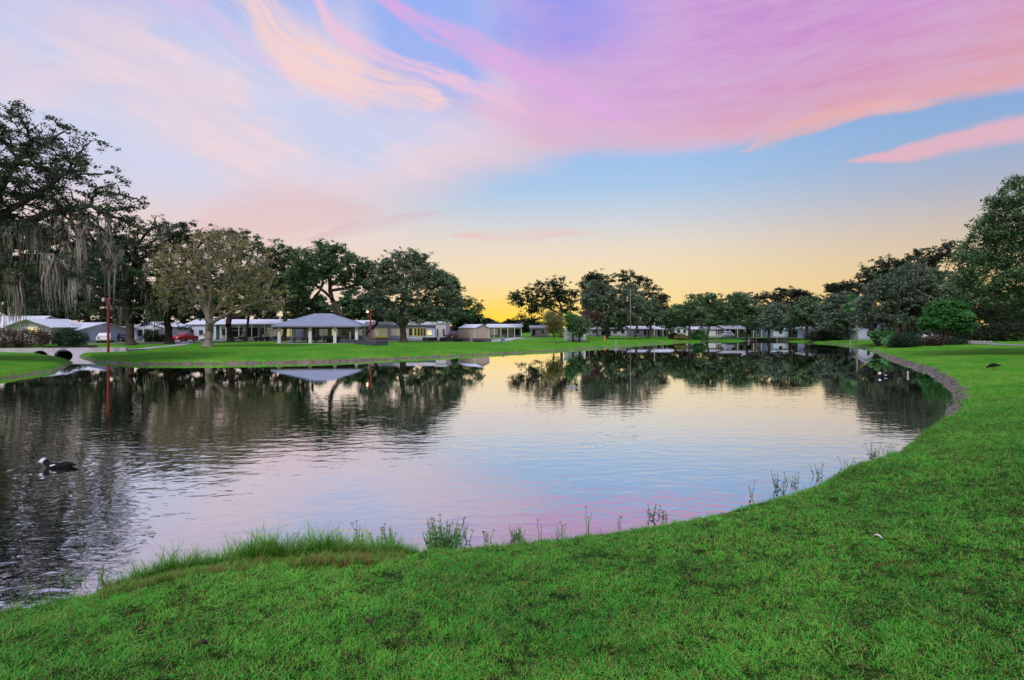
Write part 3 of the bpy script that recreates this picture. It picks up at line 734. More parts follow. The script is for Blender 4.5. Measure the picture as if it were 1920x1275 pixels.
tree('live_oak', 'leaning oak with a pale sunlit crown right of the light pole', 1215, 118,
     [(1215, 580, 20, 14), (1235, 595, 20, 14), (1205, 600, 12, 8), (1250, 605, 16, 10), (1228, 570, 12, 8)], [[(1211, 632), (1220, 612), (1230, 595)]], r=.45, leaf='grey', n=200, leaves=8000, moss=60, group=G1)
tree('live_oak', 'dark oak straight in front of the small mauve house across the water', 1293, 116,
     [(1275, 590, 24, 14), (1300, 585, 20, 14), (1260, 600, 16, 9), (1315, 600, 16, 9), (1285, 575, 14, 9)], [[(1294, 630), (1293, 605), (1290, 588)]], r=.6, leaf='oak', n=260, leaves=10000, moss=50, group=G1)
tree('live_oak', 'oak with a right leaning trunk and an open black top across the water', 1325, 118,
     [(1310, 562, 14, 9), (1330, 560, 18, 10), (1342, 575, 18, 14), (1320, 585, 22, 14), (1300, 575, 10, 9), (1345, 598, 16, 9)], [[(1325, 631), (1330, 612), (1336, 595), (1330, 575)]], r=.42, leaf='oak', n=260, leaves=9500, group=G1)
tree('live_oak', 'oak with a clear V shaped trunk on the far bank', 1400, 116,
     [(1385, 560, 18, 10), (1372, 580, 22, 12), (1400, 575, 22, 14), (1420, 590, 20, 12), (1380, 600, 30, 8), (1395, 555, 12, 6), (1355, 595, 14, 9)],
     [[(1400, 632), (1401, 616), (1394, 602), (1386, 590)], [(1401, 616), (1410, 602), (1414, 590)]], r=.5, leaf='oak', n=330, leaves=12500, moss=40, group=G1)
tree('live_oak', 'low wide oak dome touching the far water edge', 1441, 112,
     [(1420, 598, 28, 12), (1450, 590, 32, 16), (1475, 605, 20, 10), (1440, 608, 34, 9), (1460, 578, 20, 9)], [[(1441, 633), (1442, 620), (1438, 608)], [(1442, 620), (1456, 606)], [(1442, 620), (1425, 606)]], r=.5, leaf='grey', n=330, leaves=14000, moss=60, group=G1)
tree('live_oak', 'tall black oak top over the far bank, behind the low wide oak', 1480, 132,
     [(1480, 548, 18, 9), (1505, 552, 16, 9), (1455, 556, 12, 7), (1490, 568, 34, 12), (1450, 572, 26, 9), (1425, 556, 14, 7), (1410, 562, 10, 5), (1525, 562, 14, 9)],
     [[(1480, 629), (1482, 600), (1482, 570)]], r=.55, leaf='dark', n=380, leaves=12500, group=G1)
tree('live_oak', 'oak behind the thin far palm, crown merging with its neighbours', 1511, 114,
     [(1510, 585, 26, 14), (1530, 600, 20, 12), (1495, 600, 18, 11), (1515, 570, 20, 9), (1545, 585, 16, 14)], [[(1512, 632), (1514, 610), (1515, 590)]], r=.55, leaf='oak', n=300, leaves=12000, moss=40, group=G1)
tree('live_oak', 'grey drooping oak just left of the tall cabbage palm', 1585, 106,
     [(1570, 580, 28, 22), (1555, 600, 22, 16), (1590, 595, 20, 22), (1580, 560, 20, 12), (1565, 615, 20, 7)], [[(1589, 634), (1588, 610), (1580, 590)]], r=.5, leaf='grey', n=420, leaves=17000, moss=110, mosslen=(.4, 1.5), group=G1)
tree('live_oak', 'black oak top against the orange sky behind the cabbage palm', 1575, 118,
     [(1565, 540, 16, 8), (1590, 538, 16, 9), (1580, 552, 28, 10), (1605, 545, 12, 8)], [[(1580, 630), (1580, 590), (1580, 560)]], r=.45, leaf='dark', n=220, leaves=8000, group=G1)
tree('live_oak', 'big grey oak with drooping dome crown on the right bank, leaning trunk at its left', 1655, 76,
     [(1680, 540, 60, 30), (1720, 520, 50, 30), (1650, 560, 40, 30), (1740, 560, 50, 35), (1690, 585, 60, 24), (1630, 590, 26, 22), (1770, 540, 40, 35), (1645, 610, 24, 10), (1760, 595, 30, 18)],
     [[(1641, 637), (1632, 622), (1640, 600), (1665, 570)], [(1640, 600), (1690, 580), (1720, 550)]], r=.6, leaf='grey', n=1000, leaves=42000, moss=300, mosslen=(.4, 1.8), group=G1)
tree('live_oak', 'thick trunked oak between the palmetto and the bright green tree', 1692, 80,
     [(1700, 580, 30, 26), (1720, 600, 26, 14), (1680, 600, 24, 12)], [[(1694, 637), (1690, 610), (1695, 585)]], r=.95, leaf='oak', n=240, leaves=9000, moss=80, group=G1)
tree('live_oak', 'tall oak with dark twiggy tops behind the big grey oak on the right', 1680, 100,
     [(1640, 500, 22, 12), (1670, 492, 22, 12), (1700, 495, 20, 14), (1625, 520, 16, 14), (1690, 515, 50, 16), (1655, 515, 34, 14), (1745, 480, 34, 16), (1775, 470, 26, 16), (1720, 500, 30, 16), (1640, 540, 30, 16)],
     [[(1690, 632), (1688, 580), (1680, 530)], [(1686, 560), (1730, 510)]], r=.6, leaf='dark', n=620, leaves=22000, group=G1)
tree('live_oak', 'tall green oak filling the right edge of the view', 1990, 44,
     [(1835, 452, 26, 12), (1825, 500, 40, 26), (1812, 540, 30, 22), (1880, 390, 34, 26), (1908, 350, 26, 26), (1855, 425, 30, 20), (1860, 430, 34, 20), (1900, 420, 50, 34), (1870, 470, 60, 34), (1950, 400, 80, 60), (1900, 360, 24, 22), (1915, 340, 14, 14), (1850, 510, 50, 34), (1930, 500, 80, 50), (1890, 550, 70, 30), (1980, 560, 90, 50), (2030, 440, 90, 90),
      (1820, 480, 34, 18), (1840, 550, 36, 22), (1870, 425, 24, 14), (1880, 400, 14, 8), (1850, 455, 18, 12)],
     [[(1990, 660), (1985, 590), (1975, 520), (1950, 450)], [(1985, 590), (1930, 530), (1880, 500)], [(1985, 560), (1900, 560), (1850, 540)]], r=.7, leaf='oak', n=1200, leaves=52000, lsize=.17, moss=160, mosslen=(.3, 1.2), step=.4, spread=.42, tuft=30, group=G1)
tree('live_oak', 'dark understorey oak in deep shade at the right, behind the road', 1880, 92,
     [(1840, 580, 50, 22), (1900, 585, 60, 24), (1870, 560, 60, 26), (1940, 590, 50, 24), (1810, 590, 30, 16), (1800, 555, 40, 26)], [[(1868, 634), (1868, 605), (1870, 580)], [(1868, 605), (1900, 590)]], r=.5, leaf='dark', n=520, leaves=22000, moss=60, group=G1)
tree('ornamental_tree', 'bright green round tree in the stone ringed bed on the right bank', 1775, 70,
     [(1770, 590, 30, 16), (1748, 604, 20, 13), (1796, 595, 24, 16), (1778, 574, 20, 12), (1806, 610, 13, 11), (1737, 608, 10, 9), (1770, 608, 40, 8), (1795, 572, 14, 8), (1755, 582, 16, 8)],
     [[(1770, 641), (1771, 622), (1765, 605)], [(1771, 626), (1795, 606)]], r=.22, leaf='green', n=420, leaves=24000, lsize=.17, tuft=30)
tree('small_tree', 'small olive green upright tree, leftmost of the little ones before the white shed', 1038, 86,
     [(1038, 600, 14, 13), (1040, 615, 12, 10), (1034, 590, 9, 6)], [[(1039, 638), (1038, 620), (1038, 605)]], r=.1, leaf='olive', n=150, leaves=6000, lsize=.17, bark=BARKL, zs=1.5, group='small trees before the white shed')
tree('small_tree', 'small tree with the brightest green top before the white shed', 1076, 90,
     [(1070, 597, 11, 8), (1078, 608, 12, 10)], [[(1075, 637), (1073, 620), (1070, 605)]], r=.12, leaf='green', n=110, leaves=4500, lsize=.18, group='small trees before the white shed')
tree('small_tree', 'small dull green tree right beside the white shed wall', 1087, 88,
     [(1090, 607, 12, 11), (1086, 622, 10, 8)], [[(1086, 638), (1087, 622), (1090, 610)]], r=.14, leaf='oak', n=110, leaves=5000, lsize=.17, group='small trees before the white shed')
tree('small_tree', 'small leafless looking grey brown tree behind the white shed', 1104, 96,
     [(1107, 590, 13, 10), (1106, 602, 10, 9)], [[(1105, 636), (1105, 615), (1106, 600)]], r=.1, leaf='brown', n=150, leaves=2600, lsize=.17, bark=BARKL, moss=50, mosslen=(.2, .6), group='small trees before the white shed')
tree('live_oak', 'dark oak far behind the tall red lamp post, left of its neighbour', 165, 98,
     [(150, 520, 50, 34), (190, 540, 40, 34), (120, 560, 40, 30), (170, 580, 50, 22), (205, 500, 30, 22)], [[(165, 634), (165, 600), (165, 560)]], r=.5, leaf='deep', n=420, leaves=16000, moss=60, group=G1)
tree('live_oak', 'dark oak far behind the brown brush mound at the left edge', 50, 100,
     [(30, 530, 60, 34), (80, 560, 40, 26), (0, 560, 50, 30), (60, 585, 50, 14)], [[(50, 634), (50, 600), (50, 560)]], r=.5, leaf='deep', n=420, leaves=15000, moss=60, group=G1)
# dark masses far behind
def backwood(label, px0, px1, D, top, n, leaf='dark', g='background trees'):
    w = (px1 - px0) / 2; c = (px0 + px1) / 2; hb = HOR + 15
    bl = [(px0 + (px1 - px0) * (i + .5) / n, top + random.uniform(0, 10) + 10, (px1 - px0) / n * .75, (hb - top) * .42) for i in range(n)]
    bl += [(b[0] + random.uniform(-6, 6), (top + hb) / 2 + 6, b[2], (hb - top) * .35) for b in bl] + [(b[0], hb - 12, b[2], 13) for b in bl]
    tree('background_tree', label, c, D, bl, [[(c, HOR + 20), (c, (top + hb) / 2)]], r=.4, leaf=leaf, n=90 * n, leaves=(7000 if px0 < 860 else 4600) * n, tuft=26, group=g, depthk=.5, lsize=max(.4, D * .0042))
backwood('dark trees behind the white sloping roofs at far left', -60, 100, 110, 480, 4)
backwood('dark trees behind the red lamp post at left', 90, 240, 112, 480, 4)
backwood('dark wood behind the long white home left of the pavilion', 230, 560, 125, 535, 6)
backwood('green wood seen under the leaning oak behind the pavilion', 540, 720, 130, 565, 4, 'oak')
backwood('dark wood behind the long white home with yellow windows', 700, 880, 140, 572, 3)
backwood('low black treeline in the gap under the yellow glow, left part', 876, 925, 260, 599, 2)
backwood('low black treeline in the gap under the yellow glow, right part', 925, 1050, 240, 596, 4)
backwood('dark wood behind the light pole across the water', 1080, 1290, 150, 585, 4)
backwood('dark wood behind the houses across the water', 1290, 1500, 150, 586, 4)
backwood('dark wood behind the cabbage palm', 1500, 1700, 130, 580, 4)
backwood('dark wood behind the bright green tree on the right', 1690, 1960, 105, 560, 4)

# ------------------------------------------------------------------ building materials
WHITE = plain('white_siding', (.48, .50, .57, 1), 0.6, 0.06, 1.5, dirt=(.42, .44, .50, 1))
WHITE2 = plain('white_paint', (.58, .58, .64, 1), 0.5, 0.05, 2.0)
BLUEW = plain('pale_blue_siding', (.42, .50, .66, 1), 0.6, 0.07, 1.5)
MAUVE = plain('mauve_stucco', (.40, .34, .36, 1), 0.8, 0.08, 1.2)
GREYW = plain('grey_siding', (.27, .29, .34, 1), 0.7, 0.10, 1.5)
BEIGE = plain('beige_metal_siding', (.50, .40, .36, 1), 0.6, 0.05, 2.0)
ROOFB = plain('blue_grey_metal_roof', (.23, .28, .39, 1), 0.38, 0.10, 0.8, spec=.5)
ROOFW = plain('white_metal_roof', (.54, .59, .68, 1), 0.5, 0.10, 0.7, dirt=(.33, .36, .42, 1))
ROOFG = plain('grey_shingle_roof', (.24, .25, .29, 1), 0.85, 0.15, 4.0)
GLASS = plain('dark_window_glass', (.03, .035, .045, 1), 0.08, 0.1, 2.0, spec=.8)
LIT = plain('lit_window_and_gable', (.75, .68, .42, 1), 0.4, 0.3, 1.6, emit=(1.0, .80, .33, 1), ek=.42)
LITW = plain('dim_lit_window', (.5, .48, .40, 1), 0.4, 0.5, 1.2, emit=(.85, .80, .62, 1), ek=.12)
YTRIM = plain('glowing_yellow_trim', (.72, .62, .12, 1), 0.5, 0.1, 2.0, emit=(1, .85, .2, 1), ek=.1)  # yellow trim with a faint glow added, though it is no lamp
DARKIN = plain('porch_culvert_shade', (.02, .02, .024, 1), 0.9, 0.3, 2.0)  # near-black colour stands in for the shade inside porches and culverts
CONC = plain('pale_concrete', (.40, .38, .44, 1), 0.85, 0.14, 1.1, 0.01, dirt=(.14, .13, .15, 1))
ASPH = plain('asphalt_lane', (.20, .20, .235, 1), 0.9, 0.12, 0.8)
REDP = plain('red_painted_wood', (.20, .014, .018, 1), 0.6, 0.2, 6.0)
WOODG = plain('blue_grey_weathered_wood', (.060, .068, .095, 1), 0.75, 0.35, 5.0, stretch=(6, 6, .6))
WOODD = plain('dark_brown_wood', (.045, .028, .022, 1), 0.75, 0.3, 4.0)
STEEL = plain('galvanised_pole', (.34, .33, .31, 1), 0.6, 0.15, 3.0)
RUBBER = plain('black_rubber', (.012, .012, .013, 1), 0.8, 0.1, 5.0)
CHROME = plain('silver_hub', (.5, .5, .52, 1), 0.3, 0.1, 5.0, metal=.8)
STONE = plain('pale_edging_stone', (.30, .29, .28, 1), 0.9, 0.3, 3.0, 0.02)
def paint(nm, c): return plain(nm, c, 0.25, 0.05, 1.0, spec=.6)

def rotmat(o, deg): o.rotation_euler = (0, 0, math.radians(deg))
def window(parent, x0, x1, z0, z1, y=0.0, pane=GLASS, frame=WHITE2, bars=0, side=None):
    """frame proud of the wall with the pane recessed inside it; side: on an end wall at x=side"""
    t = .07
    def q(m, a, b, c, d, e, f):
        if side is None: m.box(a, b, y + c, y + d, e, f)
        else:
            sg = 1 if side > 0 else -1
            m.box(min(side - sg * c, side - sg * d), max(side - sg * c, side - sg * d), a, b, e, f)
    m = MB(); q(m, x0 - t, x1 + t, -.05, .02, z1, z1 + t); q(m, x0 - t, x1 + t, -.07, .02, z0 - t, z0)
    q(m, x0 - t, x0, -.05, .02, z0, z1); q(m, x1, x1 + t, -.05, .02, z0, z1)
    for i in range(bars):
        c = x0 + (x1 - x0) * (i + 1) / (bars + 1); q(m, c - .03, c + .03, -.045, .02, z0, z1)
    fr = m.build('window', frame, parent)
    p = MB(); q(p, x0, x1, -.012, .02, z0, z1); p.build('pane', pane, fr); return fr
def home(label, px0, px1, D, eave, ridge, depth=6.0, wall=WHITE, roof=ROOFW, wins=(), rot=0.0, name='mobile_home', cat='house', style='flat', over=.35, posts=0, doors=(), fascia=.35, group=None, endwin=False):
    k = D / F; c = (px0 + px1) / 2; w = (px1 - px0) * k; g = at(c, D)
    ez = max(1.9, CAMH + (HOR - eave) * k - g.z); rz = max(ez + .1, CAMH + (HOR - ridge) * k - g.z)
    r = thing(name, label, cat, g, math.radians(rot), group); h = w / 2
    m = MB(); m.box(-h, h, 0, depth, -.4, ez); m.build('wall', wall, r)
    m = MB(); m.box(-h - .02, h + .02, -.02, .0, -.3, .28); m.build('skirting', GREYW, r)
    if style == 'flat':                                  # low mansard band with a slightly pitched sheet
        m = MB(); m.loft([[(-h - over, -over, ez), (h + over, -over, ez), (h + over, depth + over, ez), (-h - over, depth + over, ez)],
                          [(-h - over, -over, ez + fascia), (h + over, -over, ez + fascia), (h + over, depth + over, ez + fascia), (-h - over, depth + over, ez + fascia)],
                          [(-h - over + .1, depth * .5 - .1, rz + .1), (h + over - .1, depth * .5 - .1, rz + .1), (h + over - .1, depth * .5 + .1, rz + .1), (-h - over + .1, depth * .5 + .1, rz + .1)]])
        m.build('roof', roof, r)
    elif style == 'side':                                # ridge along the front
        m = MB(); m.loft([[(-h - over, -over, ez - .05), (-h - over, depth / 2, rz), (-h - over, depth + over, ez - .05), (-h - over, depth + over, ez - .15), (-h - over, depth / 2, rz - .12), (-h - over, -over, ez - .15)],
                          [(h + over, -over, ez - .05), (h + over, depth / 2, rz), (h + over, depth + over, ez - .05), (h + over, depth + over, ez - .15), (h + over, depth / 2, rz - .12), (h + over, -over, ez - .15)]])
        m.build('roof', roof, r)
        for s in (-h, h): MB().loft([[(s - .03, 0, ez - .02), (s - .03, depth, ez - .02), (s - .03, depth / 2, rz - .1)], [(s + .03, 0, ez - .02), (s + .03, depth, ez - .02), (s + .03, depth / 2, rz - .1)]]).build('gable', wall, r)
    else:                                                # gable to the front
        m = MB(); m.prism([(-h - over, ez - .12), (0, rz), (h + over, ez - .12), (h + over, ez - .24), (0, rz - .13), (-h - over, ez - .24)], -over, depth + over); m.build('roof', roof, r)
        MB().prism([(-h, ez), (h, ez), (0, rz - .14)], .01, .2).build('gable', wall, r)
    for wd in wins:
        a, b, z0, z1 = wd[:4]; pane = wd[4] if len(wd) > 4 else GLASS; fr = wd[5] if len(wd) > 5 else WHITE2; br = wd[6] if len(wd) > 6 else 0
        window(r, -h + w * a, -h + w * b, z0, min(z1, ez - .12), 0, pane, fr, br)
    for a in doors:
        x = -h + w * a; d = MB().box(x - .45, x + .45, -.04, .01, .1, 2.1).build('door', WHITE2, r); MB().box(x + .3, x + .36, -.09, -.04, 1.0, 1.1).build('handle', CHROME, d)
    if posts:                                            # a carport or porch roof on posts in front
        pd = 2.6; MB().box(-h, h, -pd, -over - .01, ez - .14, ez - .02).build('porch_roof', roof, r)
        for i in range(posts):
            x = -h + .1 + (w - .2) * i / (posts - 1); MB().box(x - .06, x + .06, -pd + .1, -pd + .22, -.2, ez - .14).build('post', WHITE2, r)
    return r, w, ez
def car(label, px, D, col, length=4.5, kind='car', rot=0, name='parked_car', cat='car', group='vehicles parked by the homes'):
    g = at(px, D); r = thing(name, label, cat, g, math.radians(rot), group); L = length / 2; W = .9
    prof = {'car': [(-L, .45), (-L + .03, .85), (-L + .9, .95), (-.9, 1.05), (.2, 1.05), (L - 1.2, .98), (L - .1, .88), (L, .5), (L - .1, .28), (-L + .1, .28)],
            'van': [(-L, .4), (-L + .1, .95), (-L + .7, 1.05), (L - .05, 1.15), (L, .5), (L - .1, .3), (-L + .1, .3)],
            'pickup': [(-L, .5), (-L + .05, .95), (-L + 1.2, 1.05), (0, 1.1), (L - .02, 1.1), (L, .5), (L - .1, .35), (-L + .1, .35)]}[kind]
    m = MB(); n = len(prof); sec = []
    for y, s in ((-W, .9), (-W + .1, 1.0), (W - .1, 1.0), (W, .9)):
        sec.append([(x * (.985 if s < 1 else 1), y, .62 + (z - .62) * (s if z > .62 else .97)) for x, z in prof])
    m.loft(sec); m.build('body', col, r, bevel=.04)
    cab = {'car': [(-1.1, 1.0), (-.45, 1.42), (.75, 1.45), (1.55, 1.0)], 'van': [(-L + .75, 1.0), (-L + 1.3, 1.8), (L - .25, 1.88), (L - .06, 1.1)], 'pickup': [(-1.1, 1.02), (-.5, 1.65), (.35, 1.68), (.55, 1.05)]}[kind]
    m = MB(); m.loft([[(x * 1.0, y * (1.0 if z < 1.12 else .82), z) for x, z in cab] for y in (-W + .06, W - .06)]); m.build('cabin', col, r, bevel=.05)
    for s in (-1, 1):
        q = [(cab[0][0] + .28, 1.1), (cab[1][0] + .08, cab[1][1] - .1), (cab[2][0] - .06, cab[2][1] - .1), (cab[3][0] - .3, 1.1)]
        m = MB(); ya = s * (W - .045); m.loft([[(x, ya if z < 1.12 else ya * .845, z) for x, z in q], [(x, (ya - s * .04) if z < 1.12 else ya * .845 - s * .04, z) for x, z in q]]); m.build('side_window', GLASS, r)
    m = MB(); (xa, za), (xb, zb) = cab[0], cab[1]
    m.loft([[(xa - .03, -.7, za + .08), (xa - .03, .7, za + .08), (xb - .06, .6, zb - .05), (xb - .06, -.6, zb - .05)], [(xa + .04, -.7, za + .06), (xa + .04, .7, za + .06), (xb + .0, .6, zb - .07), (xb + .0, -.6, zb - .07)]]).build('windscreen', GLASS, r)
    for x in (-L + .85, L - .9):
        for s in (-1, 1):
            wh = MB().bar((x, s * (W - .22), .33), (x, s * (W + .01), .33), .33, n=14).build('wheel', RUBBER, r)
            MB().bar((x, s * (W - .2), .33), (x, s * (W + .025), .33), .19, n=12).build('rim', CHROME, wh)
    for s in (-.6, .6):
        MB().box(-L - .01, -L + .06, s - .16, s + .16, .62, .76).build('headlight', plain('headlamp_lens', (.75, .75, .72, 1), .15), r)
        MB().box(L - .05, L + .012, s - .14, s + .14, .66, .84).build('tail_light', plain('red_lens', (.35, .01, .01, 1), .2), r)
    return r

# ------------------------------------------------------------------ homes along the back, left to right
home('white home with a blue white gable roof behind the brown bush at far left', -70, 48, 88, 611, 591, 9, WHITE, ROOFW, ((.6, .75, .9, 1.9), (.82, .93, .9, 1.9)), style='side')
home('white carport tent with a lit yellow gable left of the round dark bush', 18, 96, 80, 612, 597, 6, WHITE, ROOFW, ((.42, .72, 1.5, 2.3, LIT, WHITE2),), style='front', name='carport', cat='carport', over=.8)  # lamp-lit patch of the gable drawn as a glowing pane, no window there
home('low white roofed building sloping down behind the round dark bush', 96, 156, 84, 617, 604, 8, BLUEW, ROOFW, ((.2, .4, .8, 1.7), (.6, .8, .8, 1.7)), style='side', rot=-14)
home('small white gable house behind dark shrubs, right of the tall red lamp post', 250, 306, 96, 612, 603, 8, WHITE, ROOFW, ((.15, .3, .8, 1.8), (.62, .85, .7, 1.8, GLASS, WHITE2, 1)), style='front', posts=4)
home('white home seen in slices between the oak trunks right of the red car', 352, 405, 104, 607, 598, 7, BLUEW, ROOFW, ((.1, .22, .9, 1.9), (.4, .55, .9, 1.9), (.75, .9, .9, 1.9)), style='side', doors=(.65,))
home('long white home with golf carts along its porch', 412, 555, 104, 607, 598, 8, WHITE, ROOFW,
     ((.03, .09, .8, 2.0), (.16, .3, .5, 2.2, DARKIN), (.36, .5, .5, 2.2, DARKIN), (.53, .6, .5, 2.2, GLASS), (.62, .76, .6, 2.2, LITW, WHITE2, 1), (.79, .97, .6, 2.2, LIT, WHITE2, 3)), style='side', doors=(.12,), posts=7)
home('long home behind the pavilion, warm light in its windows', 560, 690, 110, 609, 601, 8, GREYW, ROOFW,
     ((.02, .12, .7, 2.1, LIT, WHITE2, 1), (.16, .24, .7, 2.1), (.3, .42, .7, 2.1, LITW, WHITE2, 1), (.48, .56, .7, 2.1, LIT, WHITE2, 0), (.62, .72, .7, 2.1), (.78, .96, .7, 2.1, LITW, WHITE2, 3)), posts=6)
h, w_, ez_ = home('long white home with yellow framed windows behind the huge oak', 692, 816, 102, 609, 604, 8, BLUEW, ROOFW,
     ((.09, .27, .75, 2.0, LITW, YTRIM, 3), (.33, .55, .75, 2.0, LITW, WHITE2, 4), (.60, .66, .75, 2.1, GLASS, YTRIM), (.68, .72, .75, 2.1, GLASS, YTRIM), (.73, .86, .7, 2.1, GLASS, YTRIM, 2), (.885, .945, .9, 1.7, LIT, WHITE2)), fascia=.55, over=.6)
MB().box(-w_ / 2 + 1.1, -w_ / 2 + 3.4, -.5, -.06, .45, .75).build('flower_box', YTRIM, h)
home('white end annex with louvred windows joined to the yellow framed home', 817, 836, 99, 607, 603, 7, WHITE2, ROOFW, ((.1, .25, .7, 2.0), (.4, .55, .7, 2.0, LITW), (.7, .88, .7, 2.0)), name='annex', cat='annex', over=.15)
# beige shed, turned so that its long side and gable end both show
g = at(889, 92); sh = thing('storage_shed', 'beige metal shed with a low pitched pale roof in the middle gap', 'shed', g, math.radians(-38))
hw, hd, e_, rr_ = 1.75, 1.7, 2.15, 2.72
MB().box(-hw, hw, -hd, hd, -.1, e_).build('wall', BEIGE, sh)
for s in (-1, 1): MB().loft([[(s * hw - .02 * s, -hd, e_), (s * hw - .02 * s, hd, e_), (s * hw - .02 * s, 0, rr_ - .06)], [(s * hw, -hd, e_), (s * hw, hd, e_), (s * hw, 0, rr_ - .06)]]).build('gable', BEIGE, sh)
for s in (-1, 1):
    MB().loft([[(-hw - .12, s * (hd + .12), e_ - .03), (hw + .12, s * (hd + .12), e_ - .03), (hw + .12, s * (hd + .12), e_ + .03), (-hw - .12, s * (hd + .12), e_ + .03)],
               [(-hw - .12, 0.0, rr_ - .03), (hw + .12, 0.0, rr_ - .03), (hw + .12, 0.0, rr_ + .04), (-hw - .12, 0.0, rr_ + .04)]]).build('roof', ROOFW, sh)
MB().box(hw, hw + .03, -.8, .8, 0, 1.95).build('door', BEIGE, sh)
for (x, y) in ((-hw, -hd), (hw, -hd), (hw, hd)): MB().box(x - .05, x + .05, y - .05, y + .05, 0, e_).build('corner_trim', WHITE2, sh)
home('open porch home with thin white posts right of the beige shed', 914, 978, 132, 613, 608, 8, MAUVE, ROOFW, ((.1, .3, .6, 1.9, LITW, WHITE2, 1), (.4, .6, .6, 1.9), (.75, .95, .4, 1.9, DARKIN)), posts=6)
home('small mauve walled home left of the little olive tree', 996, 1028, 136, 615, 610, 8, MAUVE, ROOFG, ((.05, .25, .3, 1.8, DARKIN), (.6, .75, .8, 1.6)), style='side')
home('white garden shed behind the small green trees across the water', 1062, 1098, 93, 621, 616, 4, plain('mint_white_siding', (.50, .60, .58, 1), .6), ROOFW, ((.7, .85, .7, 1.5),), name='garden_shed', cat='shed', style='side', over=.12)
home('distant white home seen between the white shed and the mossy oak', 1084, 1128, 145, 617, 612, 8, WHITE, ROOFW, ((.2, .4, .8, 1.8), (.6, .8, .8, 1.8)), style='side')
home('distant white home right of the mossy oak trunk', 1146, 1182, 145, 616, 611, 8, WHITE, ROOFG, ((.1, .3, .7, 1.8), (.5, .7, .7, 1.8, DARKIN)), style='side')
home('grey blue home behind the tall light pole', 1184, 1214, 140, 616, 611, 8, GREYW, ROOFW, ((.3, .5, .8, 1.8), (.75, .98, .2, 1.9, DARKIN)), style='side')
home('pale home with a brown porch right of the leaning sunlit oak', 1226, 1262, 142, 617, 611, 8, MAUVE, ROOFW, ((.1, .3, .4, 1.9, DARKIN), (.45, .6, .4, 1.9, DARKIN), (.8, .9, .9, 1.7)), posts=4)
home('mauve white home left of the straight dark oak', 1264, 1290, 144, 618, 613, 8, WHITE, ROOFG, ((.2, .45, .8, 1.7), (.65, .85, .8, 1.7)), style='front')
home('white home right of the straight dark oak', 1298, 1324, 143, 617, 612, 8, WHITE2, ROOFW, ((.6, .8, .8, 1.7),), style='side')
home('plain white home with a screened porch across the water', 1327, 1360, 138, 617, 612, 8, WHITE, ROOFG, ((.45, .95, .5, 1.8, DARKIN, WHITE2, 4),), style='side')
home('grey home with a white porch behind the V shaped oak', 1360, 1420, 136, 616, 610, 8, MAUVE, ROOFG, ((.05, .3, .4, 1.9, DARKIN, WHITE2, 1), (.45, .55, .8, 1.7), (.65, .8, .6, 1.8, DARKIN)), style='side', posts=5)
home('long blue white home right of the low wide oak', 1450, 1518, 132, 617, 611, 8, BLUEW, ROOFW, ((.15, .25, .8, 1.7), (.5, .6, .8, 1.7), (.8, .9, .8, 1.7)), style='side')
home('dark screened home with a pale roof edge left of the cabbage palm', 1532, 1600, 118, 617, 613, 8, BLUEW, ROOFW, ((.04, .62, .3, 1.9, DARKIN, GREYW, 5), (.75, .9, .7, 1.7)), style='flat')
home('white gable fronted house right of the cabbage palm', 1608, 1637, 104, 617, 608, 8, BLUEW, ROOFW, ((.6, .8, .6, 1.6),), style='front')
home('white home behind the palmetto on the right bank', 1640, 1688, 106, 614, 604, 8, WHITE, ROOFG, ((.1, .25, .7, 1.7), (.5, .8, .5, 1.8, GLASS, WHITE2, 1)), style='side')
home('pale home in deep shade right of the bright green tree', 1764, 1812, 108, 619, 611, 8, WHITE, ROOFG, ((.2, .4, .7, 1.7), (.6, .8, .7, 1.7)), style='side')

# ------------------------------------------------------------------ pavilion
k = 84 / F; g = at(606, 84); pv = thing('park_pavilion', 'open picnic pavilion with a blue grey hip roof and white posts', 'pavilion', g, math.radians(6))
PW, PD = 6.15, 4.2; EZ = CAMH + (HOR - 611.0) * k - g.z; RZ = CAMH + (HOR - 589.0) * k - g.z
def hipface(a): return MB().face(a)
rf = MB(); th = .09
low_ = [(-PW, -PD, EZ), (PW, -PD, EZ), (PW, PD, EZ), (-PW, PD, EZ)]; rl = 1.3
A0, A1 = (-rl, 0, RZ), (rl, 0, RZ)
rf.face([low_[0], low_[1], A1, A0]); rf.face([low_[1], low_[2], A1]); rf.face([low_[2], low_[3], A0, A1]); rf.face([low_[3], low_[0], A0]); rf.face([low_[3], low_[2], low_[1], low_[0]])
roof = rf.build('roof', ROOFB, pv)
for i in range(-13, 14):                                 # standing seams on the two long slopes
    x = i * .46
    ax = max(-rl, min(rl, x)); t = 1.0 if abs(x) <= rl else (PW - abs(x)) / (PW - rl)
    for s in (-1, 1):
        a = Vector((x, s * PD, EZ)); b = Vector((x, s * PD * (1 - t), EZ + (RZ - EZ) * t)); MB().bar(a + Vector((0, 0, .012)), b + Vector((0, 0, .012)), .018, n=4).build('seam', ROOFB, roof)
for a, b in ((low_[0], A0), (low_[1], A1), (low_[2], A1), (low_[3], A0), (A0, A1)):
    MB().bar(Vector(a) + Vector((0, 0, .02)), Vector(b) + Vector((0, 0, .02)), .06, n=6).build('ridge_cap', ROOFB, roof)
fs = MB(); fs.box(-PW - .01, PW + .01, -PD - .02, -PD + .03, EZ - .2, EZ - .005); fs.box(-PW - .01, PW + .01, PD - .03, PD + .02, EZ - .2, EZ - .005)
fs.box(-PW - .02, -PW + .03, -PD + .031, PD - .031, EZ - .2, EZ - .005); fs.box(PW - .03, PW + .02, -PD + .031, PD - .031, EZ - .2, EZ - .005); fs.build('fascia', plain('grey_fascia', (.16, .18, .24, 1), .5), pv)
